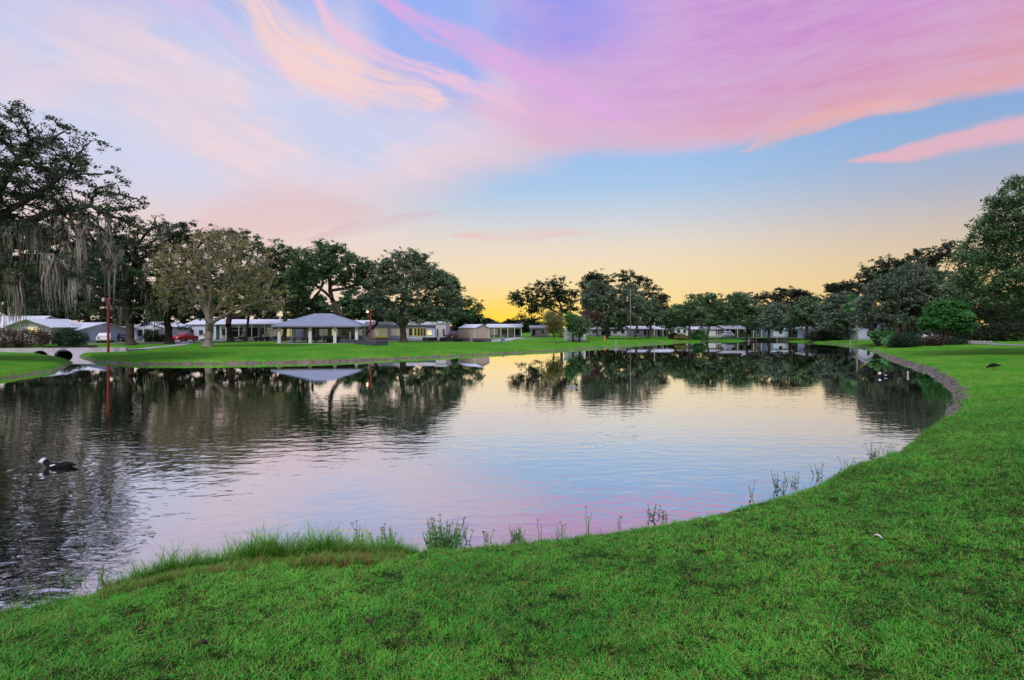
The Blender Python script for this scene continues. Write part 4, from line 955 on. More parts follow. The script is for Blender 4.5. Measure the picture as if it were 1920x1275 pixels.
for x, y in ((-5.2, -3.5), (-1.0, -3.5), (2.4, -3.5), (5.4, -3.5), (-5.2, 3.5), (-3.0, 3.5), (1.6, 3.5), (5.4, 3.5)):
    if True:
        p_ = MB().box(x - .21, x + .21, y - .21, y + .21, -.1, EZ - .2).build('post', WHITE2, pv, bevel=.02)
        MB().box(x - .26, x + .26, y - .26, y + .26, -.1, .12).build('post_base', CONC, p_)
for y in (-3.5, 3.5): MB().box(-PW + .1, PW - .1, y - .07, y + .07, EZ - .45, EZ - .21).build('beam', WOODD, pv)
MB().box(-5.7, 5.7, -3.9, 3.9, -.2, .035).build('floor_slab', CONC, pv)
def pav(x, y, z=.035):
    a = math.radians(6); return Vector((g.x + x * math.cos(a) - y * math.sin(a), g.y + x * math.sin(a) + y * math.cos(a), g.z + z))
def table(loc, rz, label):
    r = thing('picnic_table', label, 'picnic table', loc, rz, 'picnic tables in the pavilion')
    for i in range(5): MB().box(-.9, .9, -.36 + i * .148, -.36 + i * .148 + .135, .71, .75).build('top_plank', WOODD, r)
    for s in (-1, 1): MB().box(-.9, .9, s * .7 - .13, s * .7 + .13, .41, .45).build('bench_seat', WOODD, r)
    for x in (-.65, .65):
        for s in (-1, 1): MB().bar((x, s * .62, 0), (x, s * .2, .71), .045, n=4).build('leg', WOODD, r)
        MB().box(x - .04, x + .04, -.78, .78, .33, .408).build('crossbar', WOODD, r)
    return r
t0 = table(pav(-3.1, -1.6), .1, 'dark picnic table between the two left front posts of the pavilion')
copy_thing(t0, pav(-.1, -1.9), .2, 'dark picnic table between the two middle front posts of the pavilion')
copy_thing(t0, pav(3.1, -1.4), .05, 'dark picnic table between the two right front posts of the pavilion')
copy_thing(t0, pav(-1.9, 1.6), .15, 'dark picnic table farther back behind the second front post')
copy_thing(t0, pav(1.4, 1.7), 0, 'dark picnic table farther back near the middle of the pavilion')
# ------------------------------------------------------------------ low slatted panels and raised beds on the lawn
def panel(px0, py0, px1, py1, label, hgt=.62, name='slat_screen', cat='screen', gaps=False, group='low grey slatted screens by the pavilion'):
    a, b = hit(px0, py0), hit(px1, py1); L = (b - a).length
    r = thing(name, label, cat, a, math.atan2(b.y - a.y, b.x - a.x), group)
    n = max(3, int(L / .17)); wdt = L / n
    for i in range(n):
        MB().box(i * wdt + .012, (i + 1) * wdt - .012, -.02, .02, .03 + .02 * ((i * 7) % 3), hgt - .03 * ((i * 5) % 2)).build('slat', WOODG, r)
    for z in (.12, hgt - .18): MB().box(0, L, .021, .05, z, z + .08).build('rail', WOODG, r)
    for x in (0, L - .06): MB().box(x, x + .06, .051, .11, -.05, hgt - .05).build('post', WOODG, r)
    if gaps: MB().box(L * .12, L * .62, -.05, -.021, .05, .30).build('gap_shade', RUBBER, r)  # black slab added as the shade of a gap, no real board
    return r
panel(612, 643, 637, 643.5, 'low slatted screen nearest the pavilion, leftmost of the row')
panel(637, 643.5, 664, 644, 'low slatted screen second from the pavilion, in front of the right post')
panel(665, 645.5, 692, 647.5, 'low slatted screen directly in front of the teal chair')
panel(693, 648, 704, 649, 'short slatted screen at the foot of the red lamp post')
panel(705, 648.5, 727, 647.8, 'rightmost low slatted screen, right of the red lamp post')
for px0, py0, px1, py1, lb in ((792, 639, 803, 639, 'small pale and dark planter box, leftmost of the row right of the huge oak'), (804, 639.5, 820, 639.2, 'short dark bench like box, second of the row right of the huge oak'),
        (824, 640, 846, 640, 'long grey box below the white annex'), (847, 640.5, 881, 641, 'long dark box in front of the red pickup and the beige shed'), (885, 641.5, 921, 642, 'rightmost long dark box, in front of the beige shed')):
    panel(px0, py0, px1, py1, lb, .62, 'raised_bed', 'raised bed', True, 'raised wooden beds on the lawn before the shed')
    a, b = hit(px0, py0), hit(px1, py1)
# teal plastic garden chair
TEAL = plain('teal_plastic', (.02, .22, .24, 1), .4)
g2 = hit(673, 642.5); ch = thing('garden_chair', 'teal garden chair between the pavilion and the red lamp post', 'chair', g2, .5)
MB().box(-.45, .45, -.4, .4, .36, .42).build('seat', TEAL, ch)
for i in range(5): MB().loft([[(-.45 + i * .19, .38, .4), (-.3 + i * .19, .38, .4), (-.3 + i * .19, .42, .4), (-.45 + i * .19, .42, .4)], [(-.47 + i * .195, .62, 1.15 - abs(i - 2) * .06), (-.3 + i * .195, .62, 1.15 - abs(i - 2) * .06), (-.3 + i * .195, .66, 1.15 - abs(i - 2) * .06), (-.47 + i * .195, .66, 1.15 - abs(i - 2) * .06)]]).build('back_slat', TEAL, ch)
for x in (-.4, .4):
    for y in (-.34, .34): MB().bar((x, y, 0), (x, y, .38), .035, n=6).build('leg', TEAL, ch)
    MB().box(x * 1.18 - .06, x * 1.18 + .06, -.42, .42, .6, .64).build('armrest', TEAL, ch)
    MB().box(x * 1.18 - .03, x * 1.18 + .03, -.4, -.34, .42, .598).build('arm_support', TEAL, ch)
# small green A shaped thing on the lawn
g2 = hit(943, 642.5); ab = thing('sandwich_board', 'small grey green A shaped board standing on the lawn right of the beds', 'sign board', g2, .3)
GGR = plain('grey_green_plastic', (.09, .17, .16, 1), .6)
for s in (-1, 1): MB().loft([[(-.35, s * .28 - .015, 0), (.35, s * .28 - .015, 0), (.35, s * .28 + .015, 0), (-.35, s * .28 + .015, 0)], [(-.16, s * .03 - .012, .86), (.16, s * .03 - .012, .86), (.16, s * .03 + .012, .86), (-.16, s * .03 + .012, .86)]]).build('board', GGR, ab)
MB().bar((-.18, 0, .87), (.18, 0, .87), .03, n=8).build('hinge', GGR, ab)
# orange cone
g2 = hit(1134, 637.5); cn = thing('traffic_cone', 'small orange cone on the grass in front of the mossy oak', 'traffic cone', g2)
OR = plain('orange_plastic', (.80, .16, .03, 1), .5)
MB().box(-.2, .2, -.2, .2, 0, .04).build('base', OR, cn); MB().bar((0, 0, .04), (0, 0, .78), .16, .035, 14).build('cone', OR, cn); MB().bar((0, 0, .4), (0, 0, .52), .104, .084, 14).build('band', WHITE2, cn)

# ------------------------------------------------------------------ lamps and poles
LAMP = plain('lamp_glow', (1, .8, .5, 1), .3, emit=(1.0, .72, .38, 1), ek=5.0)
def lamp_post(px, py, top, label, lit=False, D=None):
    g = hit(px, py) if D is None else at(px, D); D = g.y; H = CAMH + (HOR - top) * D / F - g.z
    r = thing('lamp_post', label, 'lamp post', g, 0, 'red wooden lamp posts')
    MB().box(-.09, .09, -.09, .09, -.3, H - .25).build('post', REDP, r, bevel=.02)
    a = MB(); a.box(-.55, .35, -.05, .05, H - .25, H - .15); a.build('arm', REDP, r)
    hd = MB(); hd.loft([[(-.62, -.14, H - .34), (-.3, -.14, H - .34), (-.3, .14, H - .34), (-.62, .14, H - .34)], [(-.55, -.1, H - .12), (-.37, -.1, H - .12), (-.37, .1, H - .12), (-.55, .1, H - .12)]]).build('lamp_head', STEEL, r)
    bl = MB()
    bl.bar((-.46, 0, H - .34), (-.46, 0, H - .50), .11, .15, 12); bl.build('lamp_glass', LAMP if lit else WHITE2, r, True)
    return r
lamp_post(695, 644, 579, 'lit red lamp post behind the slatted screens right of the pavilion', True)
lamp_post(203, 661, 556, 'tall red lamp post at the end of the concrete bridge, unlit')
lamp_post(1690, 634, 603, 'red post standing at the foot of the thick trunked oak on the right', D=82)
def pole(px, D, top, label, r0=.09, mat=STEEL, arm=True, lamp=None):
    D = land(px, D); g = at(px, D); H = CAMH + (HOR - top) * D / F - g.z; r = thing('light_pole', label, 'light pole', g, 0)
    MB().bar((0, 0, -.3), (0, 0, H), r0 * 1.3, r0 * .8, 10).build('pole', mat, r, True)
    if arm:
        MB().bar((0, 0, H - .3), (-.8, 0, H), .04, .03, 6).build('arm', mat, r); 
        hd = MB().loft([[(-1.15, -.1, H - .02), (-.75, -.1, H - .02), (-.75, .1, H - .02), (-1.15, .1, H - .02)], [(-1.1, -.07, H + .1), (-.78, -.07, H + .1), (-.78, .07, H + .1), (-1.1, .07, H + .1)]]).build('lamp_head', mat, r)
        if lamp: MB().box(-1.1, -.8, -.07, .07, H - .07, H - .021).build('lamp_glass', lamp, hd)
    else: MB().bar((0, 0, H), (0, 0, H + .12), r0 * 1.2, r0 * .4, 8).build('cap', mat, r)
    return r
pole(1182, 104, 543, 'tall thin grey light pole on the far lawn in front of the mossy oaks', .065, mat=plain('dark_grey_pole', (.17, .17, .16, 1), .7))
pole(1227, 112, 606, 'short thin pole beside the leaning sunlit oak', .07, arm=False)
pole(1213, 120, 606, 'lit lamp seen glowing low between the far oaks', .06, lamp=LAMP)
pole(1344, 108, 612, 'short grey pole on the far bank left of the V shaped oak', .06, arm=False)
pole(1418, 108, 609, 'grey street lamp on the far bank right of the V shaped oak', .06, lamp=WHITE2)
pole(6, 74, 590, 'white square column at the far left edge beside the brown bush', .16, WHITE2, arm=False)
pole(11, 76, 592, 'thin grey pole beside the white column at the far left edge', .07, arm=False)
WP = plain('white_plastic_pipe', (.45, .45, .42, 1), .4)
for px, py, h_, lb in ((1457, 640, .85, 'white marker stake in the shallow water in front of the low wide oak'), (1404, 641.5, .5, 'short white marker stake near the V shaped oak'),
                   (1594, 648.5, .9, 'white marker stake near the bank left of the cabbage palm'), 
                   (1155, 650, .9, 'white marker stake at the grass edge below the grey light pole')):
    x, y = w2(px, py); r = thing('marker_stake', lb, 'marker stake', (x, y, 0), 0, 'white marker stakes in the pond'); MB().bar((0, 0, -.4), (0, 0, h_), .035, n=8).build('pipe', WP, r); MB().bar((0, 0, h_), (0, 0, h_ + .05), .045, n=8).build('cap', WP, r)
x, y = w2(1702, 704); r = thing('float_marker', 'white float on a short stake beside the swimming duck at the right bank', 'float', (x, y, 0))
MB().bar((0, 0, -.3), (0, 0, .17), .03, n=8).build('stake', WP, r); MB().bar((0, 0, .17), (0, 0, .25), .045, .045, 10).build('float', WP, r)

# ------------------------------------------------------------------ bridge with two arches, the lane over it
def bridge():
    D0 = 58.0; kx = D0 / F; xl, xr = (-120 - 960) * kx, (236 - 960) * kx
    zt = CAMH + (HOR - 654.0) * kx; zb = -.3
    r = thing('concrete_bridge', 'pale concrete bridge wall with two low arches at the left', 'bridge', ((xl + xr) / 2, D0, 0)); h = (xr - xl) / 2
    cx = [((75 - 960) * kx) - (xl + xr) / 2, ((119 - 960) * kx) - (xl + xr) / 2]; R = [.85, 1.0]; zc = -.05
    m = MB(); y0, y1 = 0.0, .35; zt_r = zt + .12
    def top(x): return zt + .14 * (x + h) / (2 * h)
    cols = [-h]
    for c, q in zip(cx, R): cols += [c + q * math.cos(PI - PI * i / 12) for i in range(13)]
    cols.append(h)
    def under(x):
        for c, q in zip(cx, R):
            if abs(x - c) <= q + 1e-6: return zc + math.sqrt(max(0, q * q - (x - c) ** 2)) * .72
        return zb
    for i in range(len(cols) - 1):
        a, b = cols[i], cols[i + 1]; mid = (a + b) / 2; inn = any(abs(mid - c) < q for c, q in zip(cx, R))
        ua, ub = (under(a), under(b)) if inn else (zb, zb)
        m.loft([[(a, y0, ua), (b, y0, ub), (b, y0, top(b)), (a, y0, top(a))], [(a, y1, ua), (b, y1, ub), (b, y1, top(b)), (a, y1, top(a))]])
    m.build('parapet', CONC, r)
    for c, q in zip(cx, R):
        mm = MB()
        for i in range(12):
            a0, a1 = PI * i / 12, PI * (i + 1) / 12
            def P_(a, s): return (c + s * math.cos(a), s * math.sin(a) * .72 + zc)
            p = [P_(a0, q - .02), P_(a0, q + .09), P_(a1, q + .09), P_(a1, q - .02)]
            mm.loft([[(x_, -.03, z_) for x_, z_ in p], [(x_, -.001, z_) for x_, z_ in p]])
        mm.build('arch_rim', CONC, r)
        mm = MB(); seg = 12
        for i in range(seg):
            a0, a1 = PI * i / seg, PI * (i + 1) / seg
            mm.face([(c + q * math.cos(a0), .35, q * math.sin(a0) * .72 + zc), (c + q * math.cos(a1), .35, q * math.sin(a1) * .72 + zc), (c + q * math.cos(a1), 3.4, q * math.sin(a1) * .72 + zc), (c + q * math.cos(a0), 3.4, q * math.sin(a0) * .72 + zc)])
        mm.face([(c - q, 3.4, zc), (c + q, 3.4, zc), (c + q, 3.4, q), (c - q, 3.4, q)])
        mm.build('culvert', DARKIN, r)
    for i in range(8):
        x_ = -h + 2 * h * (i + .5) / 8; MB().box(x_ - .01, x_ + .01, -.012, -.001, .72, top(x_) - .02).build('joint', plain('joint_grey', (.12, .12, .13, 1), .9), r)
    MB().box(-h, h, .35, 3.4, zt - .25, zt - .12).build('deck', ASPH, r)
bridge()
def strip(name, label, pts, width, mat, lift=.03, kind='structure'):
    """a lane laid over the ground, sampled from it"""
    P = [Vector((x, y)) for x, y in pts]; Q = []
    for a, b in zip(P[:-1], P[1:]):
        n = max(2, int((b - a).length / .8)); Q += [a + (b - a) * i / n for i in range(n)]
    Q.append(P[-1]); rows = []
    for i, q in enumerate(Q):
        d = (Q[min(i + 1, len(Q) - 1)] - Q[max(i - 1, 0)]).normalized(); nn = Vector((-d.y, d.x))
        rows.append([q + nn * width * (j / 4 - .5) for j in range(5)])
    xy = np.array([[p.x, p.y] for r_ in rows for p in r_]); z = gh(xy[:, 0], xy[:, 1]) + lift
    V = np.column_stack([xy, z]); V = np.vstack([V, V - [0, 0, .12]]); n5 = len(xy); Fq = []
    for i in range(len(rows) - 1):
        for j in range(4): a = i * 5 + j; Fq.append((a, a + 1, a + 6, a + 5))
        for j in (0, 4): a = i * 5 + j; Fq.append((a, a + 5, a + 5 + n5, a + n5))
    Fq = np.array(Fq); me = np_mesh(name, V, Fq.ravel(), np.full(len(Fq), 4)); me.materials.append(mat)
    o = link(bpy.data.objects.new(name, me)); o['kind'] = kind; o['label'] = label; return o
def pl(px, D): return ((px - 960) / F * D, D)
strip('footpath', 'pale concrete footpath curving from the bridge past the olive tree', [pl(225, 60), pl(262, 63), pl(300, 68), pl(335, 74), pl(352, 82), pl(340, 92), pl(300, 98)], 1.5, CONC)
strip('road', 'grey lane running in front of the homes on the left', [pl(-260, 90), pl(100, 91), pl(330, 97), pl(560, 98), pl(760, 97), pl(900, 104), pl(1000, 118)], 4.0, ASPH, .04)
strip('driveway', 'pale driveway leading from the lane past the beige shed', [pl(880, 98), pl(925, 92), pl(945, 100), pl(975, 124)], 2.6, CONC, .07)
strip('road', 'grey lane at the right edge behind the stone ringed bed', [pl(2150, 52), pl(1960, 60), pl(1880, 66), pl(1800, 78), pl(1700, 96), pl(1600, 118), pl(1480, 126), pl(1300, 128)], 2.8, ASPH, .04)

# ------------------------------------------------------------------ vehicles
car('pale blue parked car partly behind the round dark bush', 176, 88, paint('pale_blue_paint', (.25, .42, .55, 1)), rot=15)
car('white parked car just left of the tall red lamp post', 197, 86, paint('white_car_paint', (.7, .72, .75, 1)), rot=-60)
car('dark blue parked car just right of the tall red lamp post', 214, 90, paint('dark_blue_paint', (.02, .03, .08, 1)), rot=10)
car('red parked car behind the broad black oak trunk', 345, 92, paint('red_car_paint', (.45, .02, .02, 1)), rot=80)
car('dark red pickup parked beside the beige shed', 853, 98, paint('dark_red_paint', (.12, .012, .016, 1)), kind='pickup', length=4.8, rot=70, cat='pickup truck', name='parked_pickup')
car('small white car under the porch behind the V shaped oak', 1365, 130, paint('white_car_paint', (.7, .72, .75, 1)), rot=85)
car('white van parked between the dark trunks left of the bright green tree', 1729, 92, paint('white_car_paint', (.7, .72, .75, 1)), kind='van', rot=75, length=4.8, cat='van', name='parked_van')
car('white car parked behind the bright green tree', 1786, 94, paint('white_car_paint', (.7, .72, .75, 1)), rot=8)
def cart(px, D, label, body, top, rot):
    g = at(px, D); r = thing('golf_cart', label, 'golf cart', g, math.radians(rot), 'golf carts in front of the long white home')
    MB().loft([[(-1.15, y, .3), (-1.2, y, .62), (-.8, y, .85), (-.62, y, .45), (.1, y, .42), (.15, y, .7), (1.15, y, .72), (1.15, y, .3)] for y in (-.58, .58)]).build('body', body, r)
    MB().box(.1, .65, -.52, .52, .71, .8).build('seat', plain('cream_seat', (.55, .52, .45, 1), .6), r); MB().box(.6, .7, -.52, .52, .81, 1.2).build('backrest', plain('cream_seat', (.55, .52, .45, 1), .6), r)
    MB().box(-.85, 1.1, -.62, .62, 1.78, 1.84).build('roof', top, r, bevel=.02)
    for x in (-.8, 1.02):
        for y in (-.55, .55): MB().bar((x, y, .6), (x * .95, y, 1.78), .022, n=6).build('post', RUBBER, r)
    for x in (-.82, .8):
        for s in (-1, 1):
            w = MB().bar((x, s * .42, .23), (x, s * .6, .23), .23, n=12).build('wheel', RUBBER, r); MB().bar((x, s * .5, .23), (x, s * .615, .23), .12, n=10).build('rim', CHROME, w)
    MB().bar((-.62, -.2, .8), (-.35, -.2, 1.02), .02, n=5).build('steering_column', RUBBER, r)
    return r
BLK = paint('black_paint', (.012, .012, .015, 1))
cart(446, 95, 'dark golf cart with a white roof between the two oak trunks', BLK, WHITE2, 20)
cart(491, 95, 'black golf cart in front of the bright lit window', BLK, BLK, 75)
cart(380, 96, 'golf cart with a white roof left of the olive tree trunk', paint('white_car_paint', (.7, .72, .75, 1)), WHITE2, -20)
cart(512, 97, 'low dark golf cart beside the pavilion', paint('dark_blue_paint', (.02, .03, .08, 1)), BLK, 15)

# ------------------------------------------------------------------ bushes, palms
def bush(label, px, D, rx, rz, leaf='bush', n=9000, sz=.12, name='bush', cat='bush', group=None, ry=None, stems=7):
    D = land(px, D, rx * .6 + .6); g = at(px, D); r = thing(name, label, cat, g, 0, group); ry = ry or rx * .8
    m = MB()
    for i in range(stems):
        a = random.uniform(0, 6.28); q = random.uniform(.3, .8); p1 = Vector((math.cos(a) * rx * q * .5, math.sin(a) * ry * q * .5, rz * .8)); p2 = Vector((math.cos(a) * rx * q, math.sin(a) * ry * q, rz * 1.4))
        m.path([Vector((0, 0, -.05)), p1, p2], [.05, .03, .012], 5)
    m.build('stems', BARK, r)['kind'] = 'stuff'
    t = max(1, n // 18); u = rng.normal(0, 1, (t, 3)); u /= np.linalg.norm(u, axis=1)[:, None]; u *= (rng.uniform(.35, 1, t) ** .35)[:, None]
    lump = 1 + .18 * np.sin(u[:, :1] * 5 + u[:, 1:2] * 4 + px) + rng.normal(0, .08, (t, 1))
    c = u * lump * np.array([rx, ry, rz]) + np.array([0, 0, rz * .92]); c = c[c[:, 2] > .05]
    L = np.repeat(c, 18, 0) + rng.normal(0, 1, (len(c) * 18, 3)) * .11 * min(rx, 1.6)
    L[:, 2] = np.maximum(L[:, 2], .03)
    V, Fq = leaf_cards(L, sz, .3); qobj('foliage', V, Fq, LEAF[leaf], r, (0, 0, 0)); return r
bush('wide mound of dry brown red brush at the far left behind the bridge', 30, 66, 4.2, 1.15, 'brown', 15000, .16)
bush('round dark green bush behind the bridge, right of the brown brush', 128, 64, 1.95, 1.15, 'bush', 12000, .14)
bush('dark shrub in front of the small white gable house', 280, 88, 1.0, .95, 'bush', 3500, .16)
bush('dark shrub at the right corner of the small white gable house', 300, 89, .8, .6, 'dark', 2500, .16)
bush('green bush between the straight oak and the right leaning oak', 1309, 116, 1.6, .95, 'green', 4500, .2)
bush('brown shrub below the mauve white home across the water', 1264, 118, 1.2, .6, 'brown', 2500, .2)
bush('low olive shrub left of the straight dark oak across the water', 1277, 116, 1.3, .5, 'olive', 2500, .2)
bush('round green shrub right of the palmetto on the right bank', 1697, 68, 1.6, .85, 'bush', 9000, .14)
bush('second green shrub between the palmetto and the round shrub', 1677, 70, 1.1, .7, 'palm', 5000, .14)
bush('teal green shrub beside the thin far palm', 1528, 104, 1.2, .55, 'green', 2500, .2)
bush('dark hedge under the grey oak left of the cabbage palm', 1548, 106, 3.6, .95, 'dark', 9000, .2)
bush('reddish shrub in the stone ringed bed under the bright green tree', 1745, 69, 1.1, .55, 'brown', 5000, .12)
bush('low dark plants in the stone ringed bed right of its trunk', 1790, 69, 1.3, .35, 'bush', 4500, .12)
bush('small orange brown plant at the foot of the bright green tree', 1762, 67.8, .45, .4, 'brown', 1800, .1)
hb = bush('long dark hedge behind the right lane, in deep shade', 1860, 84, 9.0, 1.3, 'dark', 24000, .2, 'hedge', 'hedge', ry=1.2, stems=16)
def palm(label, px, D, top, n=20, fr=1.15, cat='palm tree', name='cabbage_palm', tr=.17, trunk=True):
    D = land(px, D); g = at(px, D); H = CAMH + (HOR - top) * D / F - g.z if trunk else .35; r = thing(name, label, cat, g, 0, None)
    if trunk:
        rings = []; nseg = 22
        for i in range(nseg + 1):
            z = -.2 + (H + .2) * i / nseg; q = tr * (1.25 - .3 * min(1, i / 4)) * (1 + .06 * (i % 2)); rings.append([(q * math.cos(a * PI / 5), q * math.sin(a * PI / 5), z) for a in range(10)])
        MB().loft(rings).build('trunk', BARKL, r, True)
    me = None
    m = MB(); L = fr; up = Vector((0, 0, 1))                       # one fan leaf along +x: stalk then folded blades
    m.path([Vector((0, 0, 0)), Vector((L * .35, 0, .14 * L)), Vector((L * .62, 0, .12 * L))], [.022, .016, .012], 5)
    c = Vector((L * .62, 0, .12 * L))
    for i in range(17):
        a = math.radians(-78 + 156 * i / 16); ln = L * (.62 - .12 * abs(i - 8) / 8)
        d = Vector((math.cos(a), math.sin(a), 0)); s = Vector((-d.y, d.x, 0)) * ln * .055
        p1 = c + d * ln * .55 + Vector((0, 0, .03)); p2 = c + d * ln + Vector((0, 0, -.22 * ln))
        m.face([c, p1 + s, p2]); m.face([c, p2, p1 - s])
    for i in range(n):
        if me is None: o = m.build('frond', LEAF['palm'], r); me = o.data
        else: o = link(bpy.data.objects.new('frond', me), r)
        a = i * 2.4; el = math.radians(random.uniform(-52, 68)) if trunk else math.radians(random.uniform(12, 75))
        o.location = (0, 0, H + .05 * math.sin(i)); o.rotation_euler = (random.uniform(-.5, .5), -el, a); q = random.uniform(.85, 1.15); o.scale = (q, q, q)
    if trunk: MB().bar((0, 0, H - .45), (0, 0, H + .1), tr * 1.5, tr * 1.1, 9).build('boot_collar', WOODD, r)
    return r
palm('tall cabbage palm standing alone in front of the grey oaks on the right bank', 1607, 78, 572, 34, 1.7)
palm('thin palm farther along the far bank, left of the grey oaks', 1511, 106, 590, 20, 1.15, tr=.13)
palm('very slim young palm right of the low wide oak', 1485, 110, 594, 16, 1.0, tr=.08)
palm('trunkless fan leaved palmetto on the right bank', 1654, 72, 0, 18, 1.7, 'palmetto', 'palmetto', trunk=False)

# ------------------------------------------------------------------ stone ringed bed
c = hit(1782, 641.5); bx_, by_ = 5.4, 2.0
m = MB(); m.face([(math.cos(a) * bx_, math.sin(a) * by_, 0) for a in np.linspace(0, 2 * PI, 40)[:-1]])
vs = [(c.x + x, c.y + y, gz(c.x + x, c.y + y) + .05) for x, y, _ in m.v]; m.v = vs
bd = m.build('mulch_bed', plain('dark_mulch', (.035, .025, .022, 1), .95, .5, 8.0, .03)); bd['kind'] = 'structure'; bd['label'] = 'dark mulch bed under the bright green tree'
st = thing('stone_edging', 'ring of pale edging stones round the bright green tree', 'stone edging', c)
proto = []
for j in range(3):
    mm = MB(); rings = []
    for i, (z, q) in enumerate(((-.05, .9), (.06, 1.0), (.13, .72))): rings.append([(q * (.21 + .03 * math.sin(a * 3 + j * 2)) * math.cos(a), q * (.15 + .03 * math.cos(a * 2 + j)) * math.sin(a), z) for a in np.linspace(0, 2 * PI, 8)[:-1]])
    mm.loft(rings); proto.append(mm)
pm = None
for i in range(62):
    a = 2 * PI * i / 62
    if i < 3: o = proto[i].build('stone', STONE, st); pm = (pm or []) + [o.data]
    else: o = link(bpy.data.objects.new('stone', pm[i % 3]), st)
    x, y = math.cos(a) * (bx_ + .12), math.sin(a) * (by_ + .12); o.location = (x, y, gz(c.x + x, c.y + y) - c.z + .02); o.rotation_euler = (0, 0, a + PI / 2 + random.uniform(-.3, .3)); s_ = random.uniform(.75, 1.2); o.scale = (s_, s_, s_)

# ------------------------------------------------------------------ ducks
BLACKF = plain('black_feathers', (.008, .009, .010, 1), .7, .4, 12.0, spec=.08)
WHITEF = plain('white_feathers', (.50, .50, .56, 1), .7, .1, 12.0)
REDF = plain('pink_red_face_skin', (.45, .12, .14, 1), .6, .2, 20.0)
BILL = plain('pinkish_bill', (.50, .34, .30, 1), .4)
LEGM = plain('dark_yellow_leg', (.10, .085, .03, 1), .6)
def ring(c, d, ry, rz, n=12):
    """ellipse ring at c, across direction d in the xz plane"""
    d = Vector(d).normalized(); s = Vector((0, 1, 0)); u = d.cross(s).normalized()
    return [Vector(c) + s * (ry * math.cos(2 * PI * i / n)) + u * (rz * math.sin(2 * PI * i / n)) for i in range(n)]
def duck(label, x, y, z, rot, L=.72, head=WHITEF, wing=WHITEF, walking=False, body=BLACKF, low=False, cat='duck'):
    r = thing('duck', label, cat, (x, y, z), rot, 'ducks on and by the pond'); k = L / .90; lift = .2 if walking else 0.0
    hx, hz = (-.36, .30) if not low else (-.43, .13)
    P = [((.40, 0, .12), (-1, 0, .1), .02, .012), ((.33, 0, .115), (-1, 0, .1), .06, .028), ((.22, 0, .10), (-1, 0, 0), .105, .075), ((.08, 0, .085), (-1, 0, 0), .135, .105), ((-.08, 0, .08), (-1, 0, 0), .135, .11),
         ((-.20, 0, .09), (-1, 0, .3), .11, .10), ((-.27, 0, .135), (-1, 0, 1), .075, .075)]
    if low: P = [((.42, 0, .08), (-1, 0, -.1), .02, .012), ((.33, 0, .10), (-1, 0, .2), .06, .03), ((.22, 0, .125), (-1, 0, .15), .10, .07), ((.08, 0, .14), (-1, 0, 0), .13, .105), ((-.08, 0, .13), (-1, 0, -.1), .13, .11), ((-.20, 0, .10), (-1, 0, -.3), .105, .09), ((-.28, 0, .065), (-1, 0, -.5), .07, .06), ((-.34, 0, .035), (-1, 0, -.3), .045, .042), ((-.39, 0, .02), (-1, 0, -.2), .038, .040), ((-.44, 0, .01), (-1, 0, -.2), .045, .044), ((-.49, 0, -.005), (-1, 0, -.3), .024, .024)]
    if low: pass
    else: P += [((-.315, 0, .185), (-.6, 0, 1), .062, .062), ((-.335, 0, .215), (-.5, 0, 1), .060, .064), ((-.36, 0, .24), (-.9, 0, .6), .072, .078), ((-.41, 0, .25), (-1, 0, .1), .070, .072), ((-.475, 0, .236), (-1, 0, -.2), .038, .04)]
    m = MB(); m.loft([[v * k + Vector((0, 0, lift)) for v in ring(*q)] for q in P]); m.build('body', body, r, True)
    # a cap of pale feathers over head and upper neck
    cap = P[-3:] if not low else P[-4:]
    m = MB(); m.loft([[v * k + Vector((0, 0, lift)) for v in ring(q[0], q[1], q[2] + .006, q[3] + .006)] for q in cap]); hd = m.build('head_feathers', head, r, True)
    c = Vector(P[-1][0]); m = MB()
    m.loft([[v * k + Vector((0, 0, lift)) for v in ring(c + Vector((-.005, 0, -.004)), (-1, 0, -.2), .02, .018)], [v * k + Vector((0, 0, lift)) for v in ring(c + Vector((-.05, 0, -.018)), (-1, 0, -.2), .017, .009)], [v * k + Vector((0, 0, lift)) for v in ring(c + Vector((-.075, 0, -.024)), (-1, 0, -.2), .012, .005)]])
    m.build('bill', BILL, r, True)
    for s in (-1, 1):
        m = MB(); ey = c + Vector((.03, s * .034, .012)); m.bar(ey * k + Vector((0, -s * .006, lift)), ey * k + Vector((0, s * .006, lift)), .008, n=8).build('eye', RUBBER, r)
        # folded wing: a flattened teardrop lying along the side
        m = MB(); m.loft([[v * k + Vector((0, 0, lift)) for v in ring((xx, s * yy, zz), (-1, 0, .05), .022 + ww * .2, ww)] for xx, yy, zz, ww in ((.34, .03, .135, .012), (.22, .088, .13, .045), (.06, .118, .12, .062), (-.08, .122, .115, .055), (-.17, .10, .12, .02))]); m.build('wing', body, r, True)
        if wing is not None:
            m = MB(); m.loft([[v * k + Vector((0, 0, lift)) for v in ring((xx, s * yy, zz), (-1, 0, .3), .016, ww)] for xx, yy, zz, ww in ((-.02, .140, .165, .012), (-.10, .138, .150, .026), (-.17, .112, .135, .016))]); m.build('wing_patch', wing, r, True)
    m = MB(); m.loft([[v * k + Vector((0, 0, lift)) for v in ring((xx, 0, zz), (-1, 0, 0), yy, .01)] for xx, zz, yy in ((.31, .125, .05), (.42, .14, .07), (.49, .155, .045))]); m.build('tail', body, r, True)
